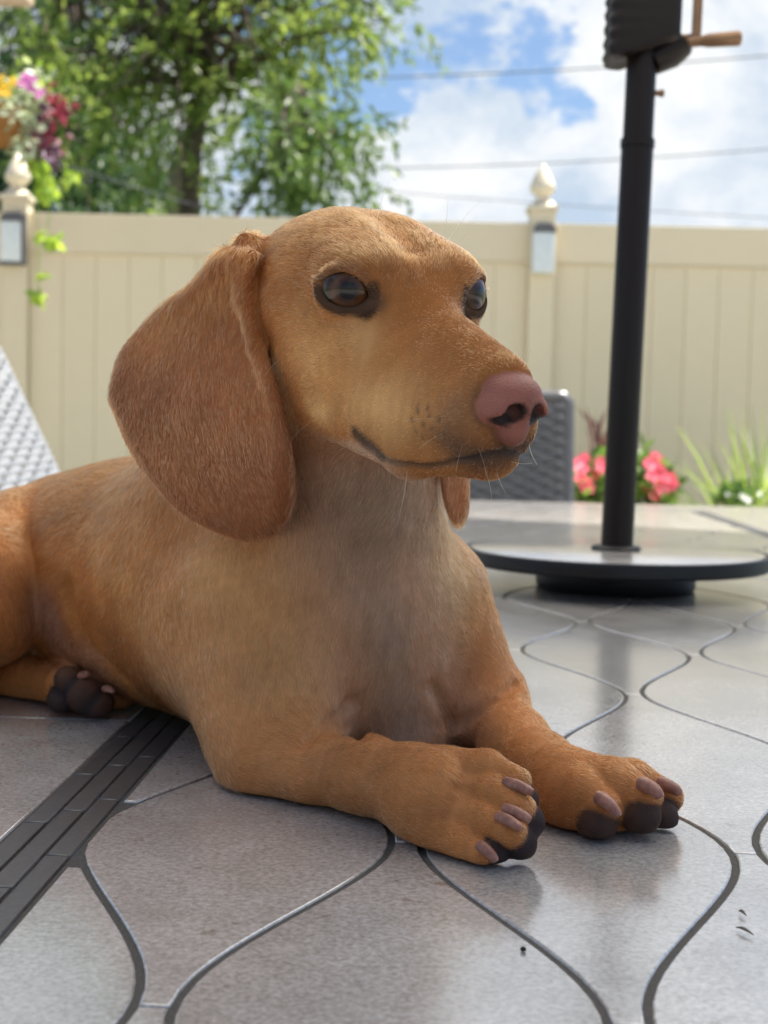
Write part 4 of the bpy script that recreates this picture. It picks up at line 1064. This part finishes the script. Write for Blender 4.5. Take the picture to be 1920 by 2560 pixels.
def colour(p, n, g):
    """base colour, fur mask (0 bare skin .. 1), fur length, gloss mask"""
    N_ = len(p); q = W2H(p.astype(F32)).astype(float)
    names = ['head', 'torso', 'neck', 'nleg', 'npaw', 'fleg', 'fpaw', 'hind', 'hpaw', 'ear', 'fear']
    D = np.stack([g[k] for k in names], 1).astype(float); D = D - D.min(1, keepdims=True)
    W = np.exp(-D / .008); W /= W.sum(1, keepdims=True)
    base = np.stack([TAN * 1.08, TAN * [1.25, 1.15, 1.0], TAN * [1.1, 1.1, 1.1], ORANGE * [1.08, 1.15, 1.3], ORANGE, ORANGE * [1.05, 1.1, 1.2], ORANGE, ORANGE * 1.05, ORANGE, EARC, EARC * 1.25])
    c = W @ base
    L = W @ np.array([.0036, .0056, .0062, .0046, .0026, .0042, .0026, .005, .0024, .0040, .0055])
    fur = np.ones(N_); gloss = np.zeros(N_)
    wh, wt, wn = W[:, 0], W[:, 1], W[:, 2]
    wl = W[:, 3] + W[:, 5]; wp = W[:, 4] + W[:, 6] + W[:, 8]; we = W[:, 9] + W[:, 10]
    # soft large mottling of the coat
    c = c * (1 + .10 * wob(p, 60, seed=1) + .07 * wob(p, 190, seed=2))[:, None]
    # chest: grey brown middle, lighter flanks of the breast
    dc = seg_dist(p, CHEST); body = np.clip(wt + wn + .8 * wl, 0, 1)
    c = mixc(c, GREYB * .95, sst(.062, .022, dc) * body * .55)
    c = mixc(c, GREYB * .66, sst(.028, .010, dc + .006 * wob(p, 70, seed=4)) * (wt + wn) * .85)
    chin_shade = sst(.06, .02, np.linalg.norm(p - U(790, 1060, .68), axis=1)) * wn
    c = mixc(c, GREYB * .42, chin_shade * .75)  # throat coat darkened to paint in the shade under the chin
    for sx_, sy_, sr_, sa_ in ((470, 1190, .022, .65), (520, 1330, .03, .25), (620, 1450, .03, .45), (560, 1250, .025, .3)):
        sh = np.exp(-(np.linalg.norm(p - SHP[(sx_, sy_)], axis=1) / sr_) ** 2); c = mixc(c, LIGHT, sh * sa_ * (1 - we))
    sh = np.exp(-(np.linalg.norm(p - U(985, 1200, .72), axis=1) / .03) ** 2); c = mixc(c, CREAM, sh * .5 * (1 - we))
    # back and withers a little deeper
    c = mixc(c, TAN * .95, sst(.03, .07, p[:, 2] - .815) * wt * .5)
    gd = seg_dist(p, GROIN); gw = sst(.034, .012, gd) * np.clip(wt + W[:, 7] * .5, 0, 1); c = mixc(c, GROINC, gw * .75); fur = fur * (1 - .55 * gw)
    # legs: deep orange upper side, paler toes
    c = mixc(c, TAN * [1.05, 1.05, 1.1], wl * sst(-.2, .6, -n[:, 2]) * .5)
    # head
    f, l, u = q[:, 0] + .35 * wob(p, 130, seed=11) + .15 * wob(p, 420, seed=12), np.abs(q[:, 1]), q[:, 2] + .22 * wob(p, 160, seed=13); near = q[:, 1] < 0
    c = mixc(c, LIGHT, wh * .85 * np.exp(-(((f - 3.8) / 2.9) ** 2 + ((u + 4.3) / 1.4) ** 2)) * sst(.6, 1.6, l))
    c = mixc(c, LIGHT, wh * .65 * np.exp(-(((f + .4) / 2.3) ** 2 + ((u + 2.9) / 1.5) ** 2)) * sst(1.2, 2.4, l))
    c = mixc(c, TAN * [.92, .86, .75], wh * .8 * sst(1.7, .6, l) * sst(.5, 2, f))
    c = mixc(c, TAN * [.90, .85, .80], wh * .6 * sst(.4, 1.6, u))  # top of head coat darkened to offset the strong light from above
    c = mixc(c, LIGHT, wh * .3 * np.exp(-(((f - .2) / 1.0) ** 2 + ((u - 1.7) / .45) ** 2)) * sst(.9, 1.6, l) * sst(4, 3, l))
    c = mixc(c, LIGHT * .9, wh * .35 * np.exp(-((l - .9) / .35) ** 2) * sst(.8, 1.6, u) * sst(3.4, 2.4, u))
    for (x_, y_), r_, a_ in ((( 597, 772), .006, .8), ((690, 885), .008, .8), ((775, 735), .011, .35)):
        c = mixc(c, CREAM * 1.1, wh * a_ * np.exp(-(np.linalg.norm(p - SPOT[(x_, y_)], axis=1) / r_) ** 2))
    c = mixc(c, DARKB * [.62, .60, .62], wh * .95 * np.exp(-(((f - 8.5) / 1.9) ** 2 + ((u + 5.0) / .72) ** 2)))
    c = mixc(c, DARKB * 1.5, wh * .5 * np.exp(-(((f - 7.9) / .8) ** 2 + ((u + 3.6) / 1.0) ** 2)) * sst(.8, 1.2, l))
    c = mixc(c, GREYB * .9, wh * .6 * sst(-5.9, -6.5, u) * sst(6, 3, f))
    mo = sst(.0012, .0006, np.min(np.linalg.norm(p[:, None] - MOLEP[None], axis=2), 1)) if N_ < 60000 else None
    if mo is None:
        mo = np.zeros(N_)
        m_ = np.linalg.norm(p - MOLEP.mean(0), axis=1) < .03
        if m_.any(): mo[m_] = sst(.0018, .0008, np.min(np.linalg.norm(p[m_][:, None] - MOLEP[None], axis=2), 1))
    c = mixc(c, DARKB * .9, mo * .75)
    L = L * np.where(wh > .5, .62 + .38 * sst(3.5, -1, f), 1)
    for s in (-1, 1):
        dm = seg_dist(p, MOUTHW[s]); c = mixc(c, LID * 1.4, sst(.0024, .0006, dm) * wh * .88); gloss = np.maximum(gloss, sst(.0028, .0012, dm) * wh * .5); fur = fur * (1 - .8 * sst(.0020, .0010, dm) * wh)
        corner = seg_dist(p, MOUTHW[s][:3]); c = mixc(c, DARKB * .45, sst(.0054, .0014, corner) * wh * .9)
        a1 = [H2W(a_) for a_ in LIDS[s][0]]; a2 = [H2W(a_) for a_ in LIDS[s][1]]
        dl = np.minimum(seg_dist(p, a1), seg_dist(p, a2))
        ce, e_, h_, v_ = eye_frame(s)
        rel = q - ce; hh_ = rel @ h_; vv_ = rel @ v_
        thick = .0016 + .0034 * sst(.6, 1.4, hh_) + .0010 * sst(.2, -.6, vv_) - .0006 * sst(.1, .6, vv_)
        w_ = sst(1.4, .8, dl / thick) * wh
        c = mixc(c, LID, w_); fur = fur * (1 - sst(.95, .65, dl / thick) * wh); gloss = np.maximum(gloss, sst(.0012, .0005, dl) * wh * .3)
        c = mixc(c, DARKB * .7, np.exp(-(((hh_ - 1.5) / .42) ** 2 + ((vv_ + .05) / .42) ** 2)) * wh * (dl < .02) * .85)
        c = mixc(c, DARKB * 1.3, sst(.0050, .0022, dl) * wh * .35)
    # nose leather
    nd = np.full(N_, 9.0); hm = wh > .3
    if hm.any():
        qq = q[hm].astype(F32); nd[hm] = nose_base(qq)
    nw = sst(.10, .03, nd) * sst(8.0, 8.3, q[:, 0] + .25 * (q[:, 2] + 3) )
    c = mixc(c, NOSEC * (1 + .12 * wob(p, 500, seed=6))[:, None], nw); c = mixc(c, NOSEC * [.45, .4, .42], nw * sst(-3.7, -4.6, u) * .75)  # lower nose darkened in colour for the shading of its front
    for s in (-1, 1):
        nos = seg_dist(q, [mir(np.array(t), s) for t in NOSTRIL[:4]]) - (.36 - .22 * sst(.5, 1.3, q[:, 1] * s)); c = mixc(c, NOSEC * [.05, .05, .06], nw * sst(.10, -.04, nos))
    edge = nw * sst(.0, -.02, -nd) ; fur = fur * (1 - nw); gloss = np.maximum(gloss, nw * .5)
    c = mixc(c, DARKB * .8, sst(.34, .10, nd) * (1 - nw) * wh * .75 * sst(-2.0, -3.0, u))
    # pads
    for lst, r_ in ((NPADS, .0072), (FPADS, .0082), (HPADS, .0098)):
        for x_, y_, d_ in lst:
            w_ = sst(1.30, 1.12, np.linalg.norm(p - U(x_, y_, d_), axis=1) / (r_ * (1.15 if x_ == 183 else 1))) * wp
            c = mixc(c, PAD, w_); fur = fur * (1 - w_); gloss = np.maximum(gloss, w_ * .3)
    # ears: darker hem at the lower rim, lighter tuft at the root
    x_, y_, z_ = to_print(p.astype(F32))
    ew = W[:, 9]
    if (ew > .05).any():
        m_ = ew > .05; dd = sd_poly(x_[m_].astype(F32), y_[m_].astype(F32), EAR)
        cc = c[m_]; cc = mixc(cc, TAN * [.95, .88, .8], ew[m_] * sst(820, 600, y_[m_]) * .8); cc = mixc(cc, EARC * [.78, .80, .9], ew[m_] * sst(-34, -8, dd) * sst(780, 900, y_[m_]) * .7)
        cc = mixc(cc, ORANGE * .95, ew[m_] * .45 * np.exp(-(((x_[m_] - 320) / 70) ** 2 + ((y_[m_] - 740) / 60) ** 2)))
        c[m_] = cc; L[m_] = L[m_] * (1 + 1.1 * ew[m_] * sst(760, 560, y_[m_]))
    c = np.clip(c * (1 + .05 * wob(p, 900, seed=9))[:, None], .004, .9)
    return c, np.clip(fur, 0, 1), L, gloss, W
SPOT = {}; SHP = {}
for xy in ((470, 1190), (520, 1330), (620, 1450), (560, 1250)): SHP[xy] = U(xy[0], xy[1], ray_d(*xy))
for xy in ((597, 772), (690, 885), (775, 735)): SPOT[xy] = U(xy[0], xy[1], ray_d(*xy))
def evalg(p):
    out = {}
    for i in range(0, len(p), 200000):
        g_ = dog_sdf(p[i:i + 200000])[1]
        for k, v in g_.items(): out.setdefault(k, []).append(v)
    return {k: np.concatenate(v) for k, v in out.items()}
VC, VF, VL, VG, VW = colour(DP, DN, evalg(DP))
# ---- skin
dog = thing('dog', 'tan short haired dachshund lying on the tiled table and looking to the right', 'dog', tuple(TC(.1, TABLE_Z)))
DORG = np.array(dog.location)
me = bpy.data.meshes.new('body')
me.vertices.add(len(DP)); me.vertices.foreach_set('co', (DP - DORG).astype(F32).ravel())
me.loops.add(len(DQ) * 4); me.loops.foreach_set('vertex_index', DQ.astype(np.int32).ravel())
me.polygons.add(len(DQ)); me.polygons.foreach_set('loop_start', (np.arange(len(DQ)) * 4).astype(np.int32)); me.polygons.foreach_set('loop_total', np.full(len(DQ), 4, np.int32))
me.update(calc_edges=True); me.shade_smooth()
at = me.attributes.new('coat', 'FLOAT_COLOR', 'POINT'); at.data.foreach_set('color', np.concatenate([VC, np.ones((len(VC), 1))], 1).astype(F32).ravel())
at = me.attributes.new('bare', 'FLOAT', 'POINT'); at.data.foreach_set('value', VG.astype(F32))
def attr_mat(name, fur=False):
    m = bpy.data.materials.new(name); m.use_nodes = True; N = m.node_tree.nodes; L = m.node_tree.links; b = N['Principled BSDF']
    a = N.new('ShaderNodeAttribute'); a.attribute_name = 'coat'; L.new(a.outputs['Color'], b.inputs['Base Color'])
    if fur:
        hb = N.new('ShaderNodeBsdfHairPrincipled'); hb.parametrization = 'COLOR'; hb.inputs['IOR'].default_value = 1.36; hb.inputs['Roughness'].default_value = .36; hb.inputs['Radial Roughness'].default_value = .5
        L.new(a.outputs['Color'], hb.inputs['Color']); L.new(hb.outputs[0], N['Material Output'].inputs['Surface']); N.remove(b)
    else:
        w = N.new('ShaderNodeAttribute'); w.attribute_name = 'bare'
        r = N.new('ShaderNodeMapRange'); L.new(w.outputs['Fac'], r.inputs[0]); r.inputs['To Min'].default_value = .75; r.inputs['To Max'].default_value = .30; L.new(r.outputs[0], b.inputs['Roughness'])
        r2 = N.new('ShaderNodeMapRange'); L.new(w.outputs['Fac'], r2.inputs[0]); r2.inputs['To Min'].default_value = .02; r2.inputs['To Max'].default_value = .5; L.new(r2.outputs[0], b.inputs['Specular IOR Level'])
        tc = N.new('ShaderNodeTexCoord'); v = N.new('ShaderNodeTexVoronoi'); v.inputs['Scale'].default_value = 900; L.new(tc.outputs['Object'], v.inputs['Vector'])
        bp = N.new('ShaderNodeBump'); bp.inputs['Distance'].default_value = .0006; L.new(v.outputs['Distance'], bp.inputs['Height']); L.new(w.outputs['Fac'], bp.inputs['Strength']); L.new(bp.outputs[0], b.inputs['Normal'])
    return m
M_skin = attr_mat('dog_skin'); M_fur = attr_mat('dog_fur', True)
me.materials.append(M_skin)
body = link(bpy.data.objects.new('body', me), dog)
# ---- coat
NH = globals().get('NH', 640000)
tri = np.concatenate([DQ[:, [0, 1, 2]], DQ[:, [0, 2, 3]]])
A_ = DP[tri[:, 0]]; B_ = DP[tri[:, 1]]; C_ = DP[tri[:, 2]]
ar = np.linalg.norm(np.cross(B_ - A_, C_ - A_), axis=1) * .5
dens = VF[tri].mean(1) * (1 + 1.1 * VW[tri, 0].mean(1) + .5 * VW[tri][:, :, [4, 6]].sum(2).mean(1) + .3 * VW[tri, 9].mean(1))
dens = dens * (DP[tri, 2].mean(1) > TABLE_Z + .003)
pr = ar * dens; pr /= pr.sum()
ti = _nr.choice(len(tri), NH, p=pr)
r1 = np.sqrt(_nr.random(NH)); r2 = _nr.random(NH); w3 = np.stack([1 - r1, r1 * (1 - r2), r1 * r2], 1)
T_ = tri[ti]
bar = lambda X: (X[T_] * (w3[:, :, None] if X.ndim == 2 else w3)).sum(1)
hp = bar(DP); hn = unit(bar(DN)); hc = bar(VC); hl_ = bar(VL); hf = bar(VF); hw = bar(VW)
keep = (hf > .25); hp, hn, hc, hl_, hw = hp[keep], hn[keep], hc[keep], hl_[keep], hw[keep]; n_h = len(hp)
qh = W2H(hp.astype(F32)).astype(float)
def along(pts): 
    """direction of the nearest span of a limb"""
    best = np.full(n_h, 9.0); out = np.zeros((n_h, 3))
    for a, b in zip(pts, pts[1:]):
        a = np.asarray(a); b = np.asarray(b); ab = b - a; t = np.clip((hp - a) @ ab / (ab @ ab), 0, 1); d = np.linalg.norm(hp - a - t[:, None] * ab, axis=1)
        m = d < best; best[m] = d[m]; out[m] = ab / np.linalg.norm(ab)
    return out
s_ = np.sign(qh[:, 1])[:, None]
fl_ = np.clip((qh[:, 0:1] - 1) / 5, 0, 1)
dh = np.concatenate([-np.ones((n_h, 1)), .35 * s_ * np.clip(np.abs(qh[:, 1:2]) / 3, 0, 1), -.45 * np.clip((-.5 - qh[:, 2:3]) / 3, 0, 1) + .25 * np.clip(qh[:, 2:3] / 3, 0, 1)], 1) @ HM.T
dn_ = np.array([[0, 0, -1.0]]) + 0 * hp
lat_ = ((hp - CHEST[2]) @ LAT)[:, None]
dchest = dn_ * .9 + LAT[None] * np.clip(lat_ / .05, -1, 1) * .75
dt = B[None] * .9 + dn_ * .45
front = sst(.10, -.02, (hp - C0) @ B)[:, None]
dt = dt * (1 - front) + dchest * front
up_ = sst(U(0, 1600, .7)[2], U(0, 1560, .7)[2] + .02, hp[:, 2])[:, None]
nl = along([U(580, 1300, .74), U(588, 1655, .676), U(790, 1675, .632), U(1000, 1745, .59)])
fl2 = along([U(940, 1310, .765), U(1062, 1520, .765), U(1165, 1660, .672), U(1262, 1722, .628)])
de = unit(hp - U(470, 470, .66)) * .7 + dn_ * .5
npd = along([U(890, 1700, .612), U(1115, 1765, .572)]); fpd = along([U(1215, 1700, .645), U(1400, 1735, .607)])
dirs = [dh, dt, dchest * .9, nl, npd, fl2, fpd, B[None] * .3 + dn_, unit(U(190, 1500, .83) - U(60, 1470, .88))[None] + 0 * hp, de, dn_]
hd = sum(hw[:, i:i + 1] * unit(np.asarray(d)) for i, d in enumerate(dirs))
for fr, am, sd in ((60, .16, 20), (260, .13, 40), (900, .10, 60)):
    hd = hd + am * np.stack([wob(hp, fr, 5, sd), wob(hp, fr, 5, sd + 1), wob(hp, fr, 5, sd + 2)], 1)
hd = hd + .10 * _nr.normal(size=hd.shape)
tg = unit(hd - hn * (hd * hn).sum(1, keepdims=True))
Lh = hl_ * (.65 + .6 * _nr.random(n_h))
lift = .16 + .14 * _nr.random(n_h) + .03 * wob(hp, 300, 5, 70)
lift = np.clip(lift, .08, .5)
K = 4
pos = np.zeros((n_h, K, 3))
for k in range(K):
    t = k / (K - 1)
    up2 = (lift * (t - .55 * t * t))[:, None]
    pos[:, k] = hp - hn * .0002 + Lh[:, None] * (tg * (t * .97) + hn * up2)
shade_ = np.exp(_nr.normal(0, .27, n_h)); pale = (_nr.random(n_h) < .10)
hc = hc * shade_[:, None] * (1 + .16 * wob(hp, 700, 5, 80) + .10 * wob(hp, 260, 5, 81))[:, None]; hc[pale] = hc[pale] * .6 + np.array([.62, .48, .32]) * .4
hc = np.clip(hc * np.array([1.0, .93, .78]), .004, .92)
def hair_object(name, P, rad, col, parent):
    """P (n, k, 3) strands in world space"""
    cu = bpy.data.hair_curves.new(name); n, k = P.shape[:2]
    cu.add_curves([k] * n)
    cu.attributes['position'].data.foreach_set('vector', (P - DORG).astype(F32).ravel())
    ra = cu.attributes.get('radius') or cu.attributes.new('radius', 'FLOAT', 'POINT'); ra.data.foreach_set('value', np.ascontiguousarray(rad, dtype=F32).ravel())
    ca = cu.attributes.new('coat', 'FLOAT_COLOR', 'CURVE'); ca.data.foreach_set('color', np.concatenate([col, np.ones((n, 1))], 1).astype(F32).ravel())
    cu.materials.append(M_fur)
    return link(bpy.data.objects.new(name, cu), parent)
rr_ = np.tile(np.array([.00009, .000085, .000065, .00002]), (n_h, 1))
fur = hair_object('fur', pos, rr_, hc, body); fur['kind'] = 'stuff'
# ---- whiskers and brow hairs
WH = [((812, 500), (842, 388), -6), ((955, 525), (968, 422), 3), ((963, 528), (1055, 422), -8), ((985, 540), (1030, 465), -3), ((740, 492), (787, 532), -6), ((690, 902), (630, 950), 5), ((602, 778), (572, 812), 2), ((880, 1008), (855, 1140), -4), ((1142, 955), (1160, 1003), 3),
      ((1072, 1012), (1093, 1066), 3), ((1100, 995), (1150, 1000), 4), ((1050, 1020), (1062, 1078), -2), ((1122, 790), (1148, 752), 3), ((890, 880), (828, 868), -3), ((950, 905), (870, 912), 4), ((960, 935), (905, 970), 3), ((1000, 960), (985, 1020), 2), ((1030, 960), (1052, 1035), -3)]
wp_ = []
for (x0, y0), (x1, y1), bow in WH:
    d0 = None
    for dx, dy in ((0, 0), (-4, 4), (-8, 8), (-12, 12), (0, -8), (-10, -10)):
        ds = np.linspace(.5, .8, 301); v = dog_sdf(np.array([U(x0 + dx, y0 + dy, d) for d in ds]))[0]
        if (v < 0).any(): d0 = float(ds[np.argmax(v < 0)]); break
    d0 = d0 or .6; ln = math.hypot(x1 - x0, y1 - y0); nx, ny = -(y1 - y0) / ln, (x1 - x0) / ln
    wp_.append([U(x0 + (x1 - x0) * t + nx * bow * 4 * t * (1 - t), y0 + (y1 - y0) * t + ny * bow * 4 * t * (1 - t), d0 + .002 - .02 * t) for t in np.linspace(0, 1, 8)])
wp_ = np.array(wp_)
wk = hair_object('whiskers', wp_, np.tile(np.linspace(.00014, .00004, 8), (len(wp_), 1)), np.tile(np.array([[.62, .52, .40]]), (len(wp_), 1)), body)
# ---- eyes
def eye_material():
    m = bpy.data.materials.new('dog_eye'); m.use_nodes = True; N = m.node_tree.nodes; L = m.node_tree.links; b = N['Principled BSDF']
    tc = N.new('ShaderNodeTexCoord'); nz = N.new('ShaderNodeVectorMath'); nz.operation = 'NORMALIZE'; L.new(tc.outputs['Object'], nz.inputs[0])
    sp = N.new('ShaderNodeSeparateXYZ'); L.new(nz.outputs[0], sp.inputs[0]); ac = N.new('ShaderNodeMath'); ac.operation = 'ARCCOSINE'; L.new(sp.outputs['Z'], ac.inputs[0])
    at2 = N.new('ShaderNodeMath'); at2.operation = 'ARCTAN2'; L.new(sp.outputs['Y'], at2.inputs[0]); L.new(sp.outputs['X'], at2.inputs[1])
    cx = N.new('ShaderNodeCombineXYZ'); L.new(at2.outputs[0], cx.inputs[0]); L.new(ac.outputs[0], cx.inputs[1])
    mp = N.new('ShaderNodeMapping'); mp.inputs['Scale'].default_value = (6, 2.2, 1); L.new(cx.outputs[0], mp.inputs['Vector'])
    no = N.new('ShaderNodeTexNoise'); no.inputs['Scale'].default_value = 1.6; no.inputs['Detail'].default_value = 5; L.new(mp.outputs[0], no.inputs['Vector'])
    ad = N.new('ShaderNodeMath'); ad.operation = 'MULTIPLY_ADD'; L.new(no.outputs['Fac'], ad.inputs[0]); ad.inputs[1].default_value = .05; L.new(ac.outputs[0], ad.inputs[2])
    cr = N.new('ShaderNodeValToRGB'); dv = N.new('ShaderNodeMath'); dv.operation = 'DIVIDE'; L.new(ad.outputs[0], dv.inputs[0]); dv.inputs[1].default_value = 1.2; L.new(dv.outputs[0], cr.inputs[0])
    e = cr.color_ramp.elements; e[0].position = .235; e[0].color = (.002, .0015, .001, 1); e[1].position = .285; e[1].color = (.040, .014, .004, 1)
    for p_, c_ in ((.45, (.095, .036, .010)), (.56, (.05, .018, .006)), (.63, (.008, .005, .004)), (.72, (.05, .035, .028)), (.95, (.16, .11, .09))):
        q_ = e.new(p_); q_.color = (*c_, 1)
    st = N.new('ShaderNodeMix'); st.data_type = 'RGBA'; st.blend_type = 'MULTIPLY'; st.inputs['Factor'].default_value = .6; L.new(cr.outputs[0], st.inputs['A']); L.new(no.outputs['Color'], st.inputs['B']); L.new(st.outputs['Result'], b.inputs['Base Color'])
    b.inputs['Roughness'].default_value = .3; b.inputs['Coat Weight'].default_value = .6; b.inputs['Coat Roughness'].default_value = .015; b.inputs['Coat IOR'].default_value = 1.36; b.inputs['Specular IOR Level'].default_value = .2
    return m
M_eye = eye_material()
for s in (-1, 1):
    c_, e_, h_, v_ = eye_frame(s)
    gz = e_ + .16 * h_ + .06 * v_; gz /= np.linalg.norm(gz)
    q = MB()
    prof = [(EYE_R * HS * math.sin(a_), EYE_R * HS * math.cos(a_) * (1.0)) for a_ in np.linspace(math.pi - .02, .004, 40)]
    q.lathe(prof, n=48)
    o = q.obj('eye', M_eye, dog, smooth=True)
    o.location = H2W(c_) - DORG; o.rotation_euler = Vector(HM @ gz).to_track_quat('Z', 'Y').to_euler()
# ---- claws
M_claw = mat('claw_horn', (.31, .115, .075), .34, .35, noise=[(500, 3, (.42, .22, .16)), (160, 2, (.15, .055, .04), .6)], bump=(900, .15, .0003))
CL = [((1092, 1690, .5815), (1128, 1698, .5740), (1150, 1713, .5720), .0031), ((1092, 1747, .5710), (1125, 1757, .5640), (1145, 1773, .5625), .0032), ((1078, 1764, .5690), (1108, 1776, .5600), (1127, 1792, .5590), .0031), ((1036, 1826, .5640), (1060, 1840, .5575), (1071, 1860, .5580), .0029),
      ((1292, 1722, .6010), (1324, 1736, .5935), (1335, 1764, .5920), .0038), ((1382, 1692, .6060), (1415, 1700, .6000), (1427, 1724, .5985), .0038), ((1425, 1690, .6280), (1456, 1698, .6220), (1468, 1716, .6215), .0034),
      ((172, 1463, .8260), (184, 1453, .8200), (192, 1458, .8180), .0030), ((226, 1488, .8220), (240, 1486, .8170), (245, 1496, .8160), .0028)]
for a_, b_, c_, r_ in CL:
    P = [U(q_[0], q_[1], q_[2] - (.0052 if q_[1] > 1600 else .003)) for q_ in (a_, b_, c_)]; r_ *= .84
    pts = [P[0] * (1 - t) ** 2 + 2 * P[1] * t * (1 - t) + P[2] * t * t for t in np.linspace(0, 1, 9)]
    P[2] = P[2] + (P[2] - P[1]) * .40; rad = [r_ * k for k in (.96, 1.0, 1.0, .97, .93, .88, .82, .74, .58)]
    q = MB().tube([x - DORG for x in pts], rad, 12); q.obj('claw', M_claw, dog, smooth=True, sharp=55)
